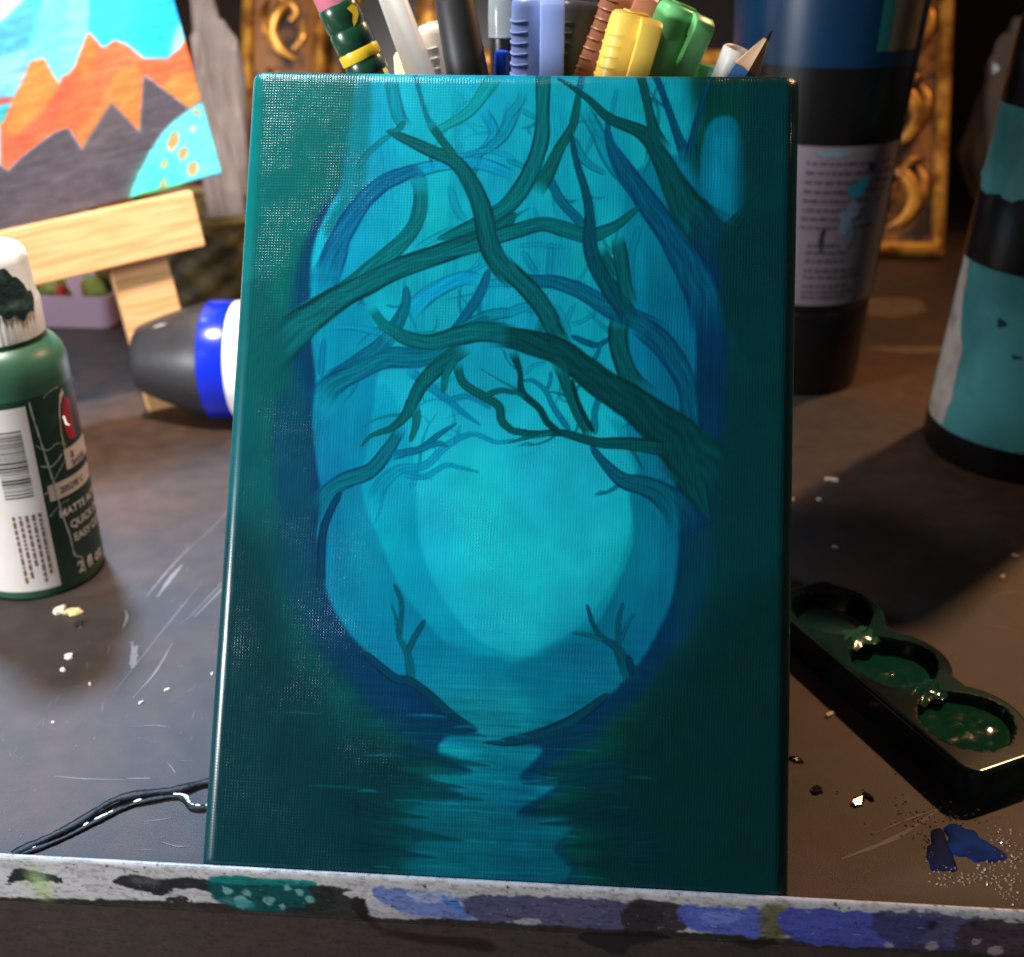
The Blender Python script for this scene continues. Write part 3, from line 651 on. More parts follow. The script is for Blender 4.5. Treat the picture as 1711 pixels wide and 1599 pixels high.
HILL_FILLS = [
 ([(-77.99,105.58),(38.5,88.15),(1.21,-42.17),(-119.41,-6.6)],(50,185,235),0.1,1.0,0),
 ([(-74.05,98.81),(-46.87,94.55),(-54.24,76.25),(-64.09,70.77),(-84.99,68.82)],(250,248,190),2,1.0,0),
 ([(-84.99,68.82),(-64.13,70.64),(-56.52,74.68),(-49.63,74.43),(-53.32,66.73),(-58.48,56.86),(-64.23,48.4),(-72.54,46.73),(-93.16,46.45)],(70,150,228),1,1,1),
 ([(-87.91,60.82),(-68.28,58.84),(-57.38,60.06),(-59.8,55.07),(-64.23,48.4),(-72.08,48.01),(-92.24,48.97)],(125,170,215),1.5,0.8,1),
 ([(-91.32,51.48),(-71.41,49.93),(-64.0,49.05),(-67.54,44.95),(-72.76,46.08),(-93.16,46.45)],(110,185,200),0.8,0.8,0),
 ([(-93.16,46.45),(-72.76,46.08),(-68.09,45.41),(-69.53,43.29),(-73.67,43.5),(-94.08,43.92)],(180,80,70),0.4,1.0,0),
 ([(-94.08,43.92),(-73.78,43.18),(-69.53,43.29),(-72.88,37.73),(-76.17,36.37),(-96.4,37.57)],(60,160,165),0.6,1.0,0),
 ([(-47.43,75.7),(-39.64,93.42),(-23.45,90.88),(-30.39,71.99),(-34.61,62.5),(-39.18,56.46),(-42.85,50.91),(-47.03,48.27),(-50.99,45.59),(-52.01,50.7),(-53.49,55.86),(-58.04,56.09),(-62.34,50.78),(-59.14,57.0),(-53.32,66.73)],(92,188,200),0.4,1.0,0),
 ([(-35.8,79.66),(-28.29,78.38),(-34.61,62.5),(-42.29,51.5),(-48.83,47.24),(-47.77,54.7),(-41.59,64.51)],(110,205,190),2,0.8,0),
 ([(-24.14,90.99),(21.22,83.88),(4.86,55.71),(1.24,54.24),(-5.1,48.99),(-8.8,47.2),(-16.18,48.47),(-20.64,51.36),(-24.46,56.01),(-27.18,56.89),(-31.44,55.28),(-32.67,58.31),(-34.94,61.52)],(45,188,245),0.3,1.0,0),
 ([(-7.87,74.88),(9.74,71.86),(2.27,57.63),(-6.16,50.64),(-14.13,50.07),(-18.43,55.9)],(30,160,240),3,0.7,1),
 ([(-3.02,55.77),(4.62,61.47),(3.9,55.17),(-4.94,48.23),(-7.95,47.39)],(170,215,215),1,0.7,0),
 ([(-75.95,37.02),(-74.19,38.03),(-68.43,44.44),(-63.12,49.56),(-58.21,55.58),(-53.69,55.9),(-52.77,50.16),(-51.19,45.63),(-49.21,48.72),(-46.92,48.6),(-43.54,51.05),(-39.18,56.46),(-34.94,61.52),(-33.37,58.45),(-31.46,55.21),(-26.37,57.09),(-23.25,55.07),(-18.03,48.7),(-8.9,46.86),(-3.41,49.37),(3.52,55.24),(2.86,37.1),(1.77,32.11),(-2.48,27.4),(-6.17,27.24),(-19.49,42.87),(-27.5,22.94),(-34.67,35.61),(-50.74,21.6),(-52.9,30.29),(-58.26,30.09),(-66.71,26.66),(-75.2,22.93),(-78.55,20.5),(-80.79,23.22)],(222,92,58),0.25,1.0,0),
 ([(-58.21,55.58),(-53.69,55.9),(-51.19,45.63),(-58.93,38.83),(-70.77,31.57),(-74.91,33.96),(-68.43,44.44)],(205,118,58),0.8,0.9,0),
 ([(-58.93,38.83),(-50.86,45.56),(-47.03,48.27),(-42.01,47.92),(-52.16,37.32),(-64.12,30.01),(-78.18,22.58),(-77.4,28.86)],(214,84,60),1,0.8,0),
 ([(-29.2,45.97),(-21.7,48.01),(-20.18,44.1),(-27.5,22.94),(-34.67,35.61),(-33.33,42.54)],(188,112,58),0.4,0.95,0),
 ([(-33.55,41.87),(-33.89,36.17),(-50.74,21.6),(-50.62,27.58),(-42.25,33.67)],(182,112,60),0.4,0.95,0),
 ([(3.32,39.97),(1.77,32.11),(-2.48,27.4),(-6.17,27.24),(-14.3,37.04),(-7.63,40.77)],(186,118,62),0.6,0.95,0),
 ([(-34.94,61.52),(-33.48,58.12),(-36.76,50.37),(-42.19,45.13),(-42.73,50.18)],(226,104,52),0.8,0.8,0),
 ([(-23.25,55.07),(-18.03,48.7),(-21.7,48.01),(-28.99,46.64),(-32.25,45.89),(-38.42,40.76),(-30.52,51.22)],(238,100,66),0.8,0.8,0),
 ([(-101.09,24.7),(-80.79,23.22),(-78.55,20.5),(-75.2,22.93),(-66.71,26.66),(-58.26,30.09),(-52.9,30.29),(-50.74,21.6),(-34.67,35.61),(-27.5,22.94),(-19.63,42.9),(-6.17,27.24),(5.61,31.28),(2.06,-9.19),(-39.41,-10.13),(-91.48,-7.19),(-113.18,-8.44)],(74,68,76),0.25,1.0,0),
 ([(-50.74,21.6),(-34.67,35.61),(-30.87,28.91),(-38.68,16.61),(-53.65,12.8)],(88,80,84),3,0.6,0),
 ([(-75.39,18.25),(-56.21,20.86),(-45.64,7.0),(-59.67,-0.77),(-84.64,-0.05)],(84,74,80),5,0.6,0),
 ([(-40.27,-1.68),(-36.16,3.82),(-31.8,8.85),(-25.91,15.03),(-19.39,20.68),(-12.66,24.41),(-6.32,26.74),(1.89,29.22),(18.5,30.03),(5.75,-14.21),(-23.39,-10.49),(-42.62,-5.34)],(96,208,224),0.3,1.0,0),
 ([(-37.66,0.34),(-29.89,9.91),(-21.48,13.96),(-15.76,6.41),(-18.11,-3.95),(-37.34,-3.63)],(70,232,196),3.5,0.9,1),
 ([(-14.16,15.74),(-16.35,13.81),(-18.2,13.65),(-18.65,15.33),(-17.43,17.87),(-15.26,19.78),(-13.4,19.95),(-12.94,18.28)],(186,132,70),0.25,0.9,1),
 ([(-11.87,10.48),(-13.44,9.3),(-14.98,9.4),(-15.59,10.72),(-14.92,12.48),(-13.36,13.65),(-11.82,13.56),(-11.2,12.24)],(186,132,70),0.25,0.9,1),
 ([(-9.62,3.62),(-11.39,2.3),(-13.14,2.43),(-13.84,3.93),(-13.09,5.93),(-11.32,7.24),(-9.58,7.12),(-8.87,5.62)],(186,132,70),0.25,0.9,1),
 ([(-23.68,1.42),(-24.86,0.38),(-25.86,0.3),(-26.09,1.22),(-25.43,2.61),(-24.25,3.65),(-23.25,3.73),(-23.01,2.8)],(186,132,70),0.25,0.9,1),
 ([(-1.7,24.23),(-2.63,24.04),(-4.06,24.63),(-5.16,25.64),(-5.3,26.48),(-4.38,26.67),(-2.95,26.09),(-1.84,25.08)],(186,132,70),0.25,0.9,1),
 ([(-6.0,18.95),(-6.78,18.43),(-7.63,18.55),(-8.05,19.24),(-7.79,20.1),(-7.0,20.62),(-6.15,20.5),(-5.73,19.81)],(186,132,70),0.25,0.9,1),
 ([(-20.96,8.66),(-21.98,7.91),(-22.98,7.99),(-23.38,8.86),(-22.96,10.0),(-21.94,10.75),(-20.94,10.67),(-20.53,9.81)],(186,132,70),0.25,0.9,1),
 ([(-26.05,-1.04),(-26.59,-1.33),(-27.26,-1.14),(-27.65,-0.6),(-27.54,-0.02),(-26.99,0.27),(-26.33,0.08),(-25.93,-0.46)],(186,132,70),0.25,0.9,1),
 ([(-32.43,-0.51),(-33.07,-0.99),(-33.7,-0.93),(-33.94,-0.38),(-33.66,0.34),(-33.02,0.82),(-32.39,0.77),(-32.15,0.22)],(186,132,70),0.25,0.9,1),
]
# ------------------------------------------------------------------ materials
DESK = -5.9  # most desk positions: from image pixels, then scaled about the camera to this height
M_desk = mat("desk_wood", (47, 39, 35), rough=0.56, color2=(66, 42, 25), mix_scale=14, mix_lo=.40, mix_hi=.62, var=.28, var_scale=120, bump=.22, bump_scale=3200)
M_wall = mat("dark_wall", (70, 50, 40), rough=.8, var=.3, var_scale=12)
M_black = mat("black_plastic", (16, 15, 16), rough=.32, var=.2)
M_blacksoft = mat("black_soft_plastic", (26, 26, 28), rough=.5, var=.2, bump=.12)
M_white = mat("white_plastic", (226, 222, 216), rough=.38, sub=.1)
M_gold = mat("gilt_wood", (224, 156, 62), rough=.34, metal=.35, color2=(140, 84, 26), mix_scale=70, bump=.3, bump_scale=500)
M_golddark = mat("dark_gilt", (140, 86, 36), rough=.45, metal=.2, color2=(40, 24, 14), mix_scale=60, bump=.4, bump_scale=400)
M_beech = mat("beech_wood", (222, 172, 120), rough=.5, color2=(204, 150, 98), mix_scale=60, stretch=(.5, 9, 9), var=.08, var_scale=300, bump=.1)
M_flake = mat("dry_paint_flake", (214, 200, 180), rough=.4)

# ------------------------------------------------------------------ the setting: desk and wall
def paint_edge():
    R = Raster(-75, 205, -45, 1.5, .28, (58, 47, 43))
    def px(x, y):
        y = y + 6      # image pixels of the painted edge to millimetres from the canvas corner, and down
        return ((x - 345) / 7.55 + (y - 1447 - (x - 345) * .0614) * .012, -(y - 1440 - (x - 345) * .0614) / 6.15)
    def F(pts, c, blur=.3, a=1, wob=0, s=1): R.fill([px(*q) for q in pts], c, blur, a, s, wob)
    # white strip with a ragged lower border
    F([(-200, 1385), (1711, 1505), (1900, 1510), (1900, 1590), (1500, 1580), (1050, 1552), (620, 1525), (330, 1502), (-200, 1478)], (46, 42, 38), .8, 1, 2.2)
    F([(-200, 1370), (1711, 1495), (1900, 1500), (1900, 1578), (1500, 1566), (1050, 1540), (620, 1512), (330, 1492), (-200, 1467)], (188, 184, 184), .5, 1, 1.6)
    F([(0, 1445), (22, 1428), (48, 1440), (50, 1452), (20, 1450), (0, 1456)], (36, 40, 42), .5, 1, .9)
    F([(26, 1430), (60, 1436), (90, 1446), (70, 1452), (36, 1452)], (44, 58, 44), .5, 1, .9)
    F([(36, 1432), (62, 1430), (66, 1484), (40, 1484)], (168, 188, 130), 1.2, .75)
    F([(82, 1448), (96, 1446), (94, 1454), (80, 1456)], (44, 44, 46), .3, 1, .6)
    F([(184, 1452), (215, 1440), (262, 1448), (300, 1450), (268, 1478), (246, 1474), (200, 1462)], (42, 40, 46), .4, 1, 1.1)
    F([(215, 1446), (262, 1450), (262, 1458), (225, 1456)], (130, 128, 134), .8, .6)
    F([(284, 1450), (340, 1448), (380, 1458), (368, 1472), (320, 1466), (290, 1466)], (40, 40, 44), .4, 1, 1.0)
    F([(270, 1484), (305, 1482), (306, 1490), (272, 1490)], (46, 44, 44), .4, 1, .8)
    F([(352, 1446), (470, 1452), (560, 1466), (540, 1512), (430, 1508), (370, 1496)], (8, 74, 76), .8, 1, 1.6)
    F([(370, 1444), (520, 1452), (520, 1462), (372, 1456)], (16, 120, 116), .6, .9, 1.0)
    for x, y, r in ((380, 1470, 9), (412, 1474, 8), (448, 1488, 10), (400, 1490, 14), (486, 1464, 7), (520, 1486, 9), (505, 1472, 8), (470, 1500, 6), (548, 1476, 6)):
        F([(x - r, y), (x, y - r * .8), (x + r * 1.2, y), (x, y + r)], (120, 168, 160), .5, .85, .8)
    F([(365, 1482), (420, 1492), (412, 1504), (370, 1492)], (60, 130, 132), .6, .8)
    F([(520, 1462), (600, 1470), (612, 1500), (560, 1516), (470, 1508), (530, 1492)], (40, 40, 38), .5, .95, 1.4)
    F([(578, 1474), (620, 1468), (640, 1480), (612, 1494), (588, 1484)], (190, 186, 186), .4, 1, 1.2)
    F([(612, 1500), (640, 1484), (690, 1512), (760, 1520), (640, 1522)], (176, 172, 180), .5, .9, 1.4)
    F([(590, 1490), (612, 1484), (616, 1512), (600, 1518)], (34, 30, 30), .4, 1, .8)
    F([(628, 1468), (700, 1470), (800, 1490), (806, 1520), (740, 1520), (660, 1502)], (92, 112, 178), .9, .85, 1.8)
    F([(690, 1470), (760, 1474), (755, 1492), (700, 1488)], (170, 176, 206), .8, .7, 1.2)
    F([(750, 1482), (800, 1506), (790, 1518), (752, 1496)], (70, 120, 190), .5, .9)
    F([(778, 1486), (796, 1488), (792, 1502), (776, 1500)], (190, 190, 204), .3, .8, .6)
    F([(800, 1480), (1080, 1496), (1080, 1540), (860, 1530), (800, 1524)], (78, 74, 106), .9, .95, 1.6)
    F([(880, 1520), (912, 1526), (900, 1534), (862, 1530)], (170, 164, 170), .4, .8, .8)
    F([(1060, 1492), (1142, 1498), (1140, 1546), (1050, 1544)], (44, 38, 44), .9, .9, 1.4)
    F([(1136, 1498), (1230, 1502), (1276, 1506), (1270, 1556), (1240, 1552), (1160, 1540)], (84, 98, 190), .8, .95, 1.6)
    F([(1180, 1510), (1240, 1512), (1220, 1530), (1176, 1526)], (126, 140, 210), .6, .6, 1.0)
    F([(1272, 1500), (1314, 1502), (1312, 1556), (1276, 1556)], (92, 88, 56), .8, .9)
    F([(1312, 1504), (1480, 1514), (1545, 1530), (1500, 1570), (1330, 1562)], (72, 78, 168), .9, .95, 1.8)
    F([(1460, 1512), (1640, 1524), (1640, 1574), (1490, 1570)], (62, 58, 98), 1.2, .85, 1.8)
    F([(1600, 1526), (1711, 1534), (1760, 1580), (1600, 1578)], (70, 52, 62), 1.0, .95, 1.4)
    for x, y, r in ((1545, 1532, 7), (1610, 1530, 5)):
        F([(x - r, y), (x, y - r), (x + r, y), (x, y + r)], (26, 24, 30), .3, 1)
    for x, y, r in ((1618, 1562, 9), (1548, 1570, 12), (1650, 1578, 14), (1005, 1532, 4), (1345, 1508, 6), (1480, 1568, 9)):
        F([(x - r, y), (x, y - r * .7), (x + r, y), (x, y + r * .7)], (168, 150, 156), .4, .8, .6)
    # drips and smears on the bare wood below
    F([(598, 1512), (618, 1522), (640, 1546), (720, 1560), (800, 1566), (826, 1580), (815, 1592), (760, 1582), (690, 1572), (632, 1556), (610, 1535)], (30, 14, 14), .6, .95)
    F([(965, 1560), (1000, 1548), (1100, 1548), (1116, 1562), (1060, 1578), (1040, 1596), (1000, 1580)], (24, 18, 18), .9, .95, 1.8)
    F([(1225, 1566), (1290, 1560), (1300, 1572), (1262, 1584)], (24, 22, 20), .7, .9, 1.0)
    F([(60, 1540), (330, 1530), (360, 1599), (40, 1599)], (66, 58, 48), 4, .5)
    F([(380, 1540), (620, 1540), (620, 1599), (340, 1599)], (70, 50, 46), 4, .5)
    g = vnoise(R.h, R.w, (2, 9)) * .5 + vnoise(R.h, R.w, (1.2, 2.5)) * .5
    R.img *= (1 - .20 * np.clip((g - .5) / .25, 0, 1))[..., None]
    sp = vnoise(R.h, R.w, (2.2, 3.4)); top = np.clip((R.Y + 11) / 2, 0, 1)[:, None]
    m = (np.clip((sp - .91) / .05, 0, 1) * top * .85)[..., None]; R.img = R.img * (1 - m) + m * np.array((.13, .12, .13))
    m = (np.clip((.08 - sp) / .05, 0, 1) * top * .6)[..., None]; R.img = R.img * (1 - m) + m * np.array((.66, .65, .67))
    R.thick = np.clip(boxblur(R.img.mean(2), 1), 0, 1)
    return R
EDGE = paint_edge()
def edge_sheet(name, xs, prof, m, parent):
    """sheet swept along x; prof: (y, z) list; coloured from the painted edge outlined in image pixels"""
    prof = np.array(prof)
    V = np.zeros((len(prof), len(xs), 3))
    V[..., 0] = xs[None, :]; V[..., 1] = prof[:, :1]; V[..., 2] = prof[:, 1:]
    s = np.concatenate([[0], np.cumsum(np.hypot(*np.diff(prof, axis=0).T))])
    f0 = int(np.argmin(np.abs(prof[:, 1] + .2) + 9 * (prof[:, 0] > -1.85)))      # where the front face begins
    yy = np.where(np.arange(len(prof)) < f0, np.minimum(s[f0] - s - .2, 1.4), prof[:, 1])
    c = EDGE.sample(V[..., 0], np.broadcast_to(yy[:, None], V.shape[:2]))
    c[..., :3] *= 1.0
    t = c[..., 3]
    return link(name, grid_mesh(name, V, c[..., :3], t), m, parent, False)
def build_desk():
    b = MB(); b.box(-800, 800, .15, 760, DESK - 22, DESK)
    d = b.build("desk", M_desk, smooth=False)
    tag(d, "dark brown scuffed wooden desk top everything stands on", None, kind="structure")
    xs = np.concatenate([np.linspace(-800, -76, 12), np.arange(-75, 205, .3), np.linspace(206, 800, 12)])
    # raised strip along the front edge: back, rounded top, front, underside
    th = np.linspace(0, math.pi, 11)
    prof = [(-.1, DESK - 1), (-.1, DESK + 2), (-.1, -.2)] + [(-1.0 + .9 * math.cos(a), -.2 + .95 * math.sin(a)) for a in th[1:-1]]
    prof += [(-1.9, z) for z in np.arange(-.2, -12.6, -.3)] + [(-1.0, -12.8)]
    V = MPE = paint_mat("painted_edge", rough=.42, grain=.03, brush=.05)
    s = edge_sheet("edge_strip", xs, prof, MPE, d)
    p2 = [(-1.0, z) for z in np.arange(-12.4, -44, -.5)] + [(-1.0, -80), (.1, -80)]
    edge_sheet("front_panel", xs, p2, paint_mat("bare_front", rough=.6, grain=.03), d)
    w = MB(); w.box(-900, 900, 762, 780, -300, 900)
    tag(w.build("wall", M_wall, smooth=False), "dark brown wall behind the desk", None, kind="structure")
    # scratches and scuffs on the desk, each its own shape
    sc = MB(); k = 0
    def scratch(pts, wid):
        nonlocal k
        P = spline([desk_xy(*q) for q in pts], 6)
        n = len(P)
        vs = []
        for i in range(n):
            t = P[min(i + 1, n - 1)] - P[max(i - 1, 0)]; t = t / (np.hypot(*t) + 1e-9)
            w_ = wid * (0.25 + .75 * math.sin(math.pi * (i + .5) / n)) * random.uniform(.6, 1.2) / 2
            for sgn in (-1, 1): vs.append((P[i][0] - t[1] * w_ * sgn, P[i][1] + t[0] * w_ * sgn, DESK + .05 + (k % 9) * .008))
        fs = [(2 * i, 2 * i + 2, 2 * i + 3, 2 * i + 1) for i in range(n - 1)]
        sc.add(vs, fs); k += 1
    desk_xy = lambda x, y, *_: (x, y)
    for p_, w_ in SCRATCHES: scratch(p_, w_)
    for i in range(150):
        x = random.uniform(-75, -2); y = random.uniform(2, 190); a = random.choice([1.35, 1.2, .3, 1.7, 2.2]) + random.uniform(-.3, .3); l = random.choice([.6, 1, 1.4, 2, 4])
        if x > -3 + 0.02 * y: continue
        scratch([(x, y), (x + l * .5 * math.cos(a) + random.uniform(-.1, .1), y + l * .5 * math.sin(a)), (x + l * math.cos(a), y + l * math.sin(a))], random.choice([.12, .16, .22]))
    for i in range(90):
        x = random.uniform(130, 250); y = random.uniform(2, 190); a = random.uniform(0, 3.1); l = random.choice([.5, .8, 1.2, 2])
        scratch([(x, y), (x + l * .5 * math.cos(a), y + l * .5 * math.sin(a)), (x + l * math.cos(a), y + l * math.sin(a))], .14)
    sc.build("scratch_marks", mat("scuffed_wood", (104, 98, 96), rough=.6, var=.2), d, smooth=False)
    st = MB()
    def stain(c, rx, ry, seed):
        rr = random.Random(seed); n = 26; ph = [rr.uniform(0, 6.3) for _ in range(4)]
        ring = []
        for i in range(n):
            a = 2 * math.pi * i / n
            q = 1 + .16 * math.sin(2 * a + ph[0]) + .12 * math.sin(3 * a + ph[1]) + .09 * math.sin(5 * a + ph[2])
            ring.append((c[0] + rx * q * math.cos(a), c[1] + ry * q * math.sin(a), DESK + .03))
        st.add(ring, [tuple(range(n))])
    for i, (c, rx, ry) in enumerate(STAINS): stain(c, rx, ry, i)
    st.build("dried_stain", mat("grey_residue", (92, 80, 70), rough=.55, var=.3, var_scale=200), d, smooth=False)
    return d
SCRATCHES = [
    ([(-56.6, 117.1, DESK), (-55.1, 133.6, DESK), (-53.0, 149.0, DESK)], .8), ([(-53.0, 117.1, DESK), (-52.5, 129.5, DESK), (-51.5, 137.7, DESK)], 1.6), ([(-39.6, 104.7, DESK), (-33.4, 133.6, DESK), (-25.2, 162.4, DESK)], .5),
    ([(-37.6, 106.8, DESK), (-30.4, 137.7, DESK), (-22.1, 168.6, DESK)], 1.0), ([(-34.5, 127.4, DESK), (-27.3, 152.1, DESK), (-20.1, 168.6, DESK)], .6), ([(-47.9, 67.6, DESK), (-44.8, 98.5, DESK), (-41.7, 127.4, DESK)], .35),
    ([(-49.9, 90.3, DESK), (-48.4, 84.1, DESK), (-46.8, 79.0, DESK)], 2.6), ([(-52.0, 92.4, DESK), (-49.9, 87.2, DESK), (-48.4, 82.1, DESK)], .8), ([(-41.7, 65.6, DESK), (-39.6, 77.9, DESK), (-39.6, 92.4, DESK)], .7),
    ([(-49.9, 32.6, DESK), (-41.7, 32.2, DESK), (-31.4, 32.6, DESK)], .5), ([(-31.4, 33.1, DESK), (-25.2, 33.6, DESK)], .7), ([(-22.1, 18.2, DESK), (-18.0, 19.2, DESK), (-14.9, 20.2, DESK)], .35),
    ([(-23.1, 39.8, DESK), (-21.1, 37.7, DESK), (-19.5, 35.7, DESK)], .4), ([(-37.6, 53.2, DESK), (-31.4, 54.2, DESK), (-27.3, 53.7, DESK)], .3), ([(-54.1, 141.8, DESK), (-49.9, 160.4, DESK), (-46.8, 178.9, DESK)], .4),
    ([(-60.2, 108.9, DESK), (-58.2, 104.7, DESK), (-57.2, 98.5, DESK)], .8), ([(-14.9, 12.0, DESK), (-10.8, 10.9, DESK), (-7.7, 11.2, DESK)], .4),
    ([(152.1, 26.4, DESK), (162.4, 32.6, DESK), (174.7, 38.8, DESK)], .5), ([(143.8, 18.2, DESK), (158.2, 26.4, DESK), (170.6, 36.7, DESK)], 1.2), ([(208.7, 134.6, DESK), (218.0, 139.8, DESK), (226.3, 140.8, DESK)], .5), ([(201.5, 121.2, DESK), (208.7, 119.2, DESK), (216.0, 115.0, DESK)], .4)]
STAINS = [((234.5, 433.5, DESK), 34, 14), ((242.8, 366.5, DESK), 20, 6)]
desk = build_desk()

# ------------------------------------------------------------------ the forest painting
def forest_raster():
    R = Raster(-1.5, 128.5, -1.5, 185.5, .2, (10, 168, 188))
    for p_, c, b, a, s in PAINT_FILLS: R.fill(p_, c, b, a, s)
    # streaks of the brush: level over the water, upright in the trunks
    hz = vnoise(R.h, R.w, (3, 60)) * .6 + vnoise(R.h, R.w, (1.6, 26)) * .4 - .5
    vt = vnoise(R.h, R.w, (70, 4)) * .6 + vnoise(R.h, R.w, (40, 2)) * .4 - .5
    low = np.clip((62 - R.Y) / 30, 0, 1)[:, None]
    side = np.clip((np.abs(R.X - 62) - 30) / 14, 0, 1)[None, :] * (1 - low)
    cl = vnoise(R.h, R.w, (45, 45)) - .5
    R.img *= (1 + .34 * hz * low + .22 * vt * side + .10 * cl)[..., None]
    R.img[..., 1] *= 1 + .10 * (vnoise(R.h, R.w, (90, 60)) - .5)
    # fine twigs leaving the limbs
    tw = np.random.default_rng(41)
    limbs = [q for q in PAINT_STROKES if len(q[0]) > 3 and max(q[1]) > 1.0]
    for k in range(120):
        p_, w, c, e, a, s = limbs[tw.integers(len(limbs))]
        i = tw.integers(1, len(p_) - 1); x, y = p_[i]
        if not (24 < x < 100 and 84 < y < 178): continue
        d = np.array(p_[i + 1]) - np.array(p_[i]); an = math.atan2(d[1], d[0]) + tw.choice([-1, 1]) * tw.uniform(.4, 1.0) + (math.pi if tw.random() < .5 else 0)
        l = tw.uniform(4, 11); bend = tw.uniform(-.7, .7); pts = [(x, y)]
        for j in range(3):
            pts.append((pts[-1][0] + l / 3 * math.cos(an + bend * j * .6), pts[-1][1] + l / 3 * math.sin(an + bend * j * .6)))
        r0 = min(.75, w[i] * .4); col = tuple(int(v * .75 + u * .25) for v, u in zip(c, (0, 150, 176)))
        al = float(tw.uniform(.45, .9))
        R.stroke(pts, [r0, r0 * .75, r0 * .5, .1], col, e, al)
        if tw.random() < .5:
            q = pts[2]; an2 = an + tw.choice([-.8, .8])
            R.stroke([q, (q[0] + l * .2 * math.cos(an2), q[1] + l * .2 * math.sin(an2)), (q[0] + l * .4 * math.cos(an2 + .3), q[1] + l * .4 * math.sin(an2 + .3))], [r0 * .55, r0 * .4, .1], col, e, al)
    for p_, w, c, e, a, s in PAINT_STROKES: R.stroke(p_, w, c, e, a, s)
    for p_, c, bl, a, s in TRUNK_GLAZE: R.fill(p_, c, bl, a, s)
    # loose level dashes on the water
    for i in range(150):
        y = RNG.uniform(1, 36); x = 62 + RNG.normal(0, 9) * (1 + (36 - y) / 60); l = RNG.uniform(1.5, 6)
        c = [(0, 138, 158), (0, 112, 132), (0, 84, 102)][RNG.integers(3)]
        R.stroke([(x - l, y), (x, y + .15), (x + l, y)], [.08, RNG.uniform(.14, .3), .08], c, c, float(RNG.uniform(.25, .6)))
    for tip, d_, c in DASHES:
        R.stroke([(tip[0] - d_ * 24, tip[1] + 2.2), (tip[0] - d_ * 15, tip[1] + 1.4), (tip[0] - d_ * 6, tip[1] + .4), tip], [2.6, 1.8, .7, .12], c, c, .68, 1.1)
    R.img = np.clip(R.img, 0, 1)
    return R
DASHES = [((62, 31), 1, (0, 56, 78)), ((63, 24.5), 1, (0, 50, 66)), ((58, 19.5), 1, (0, 46, 56)), ((62, 17), 1, (0, 58, 70)), ((50, 12.5), 1, (0, 46, 54)), ((58, 8), 1, (0, 52, 62)), ((52, 4), 1, (0, 46, 54)),
          ((66, 30), -1, (0, 58, 82)), ((71, 24), -1, (0, 52, 70)), ((70, 21), -1, (0, 54, 70)), ((70, 15), -1, (0, 46, 58)), ((74, 12.5), -1, (0, 44, 54)), ((79, 8), -1, (0, 46, 54)), ((80, 4), -1, (0, 44, 52))]
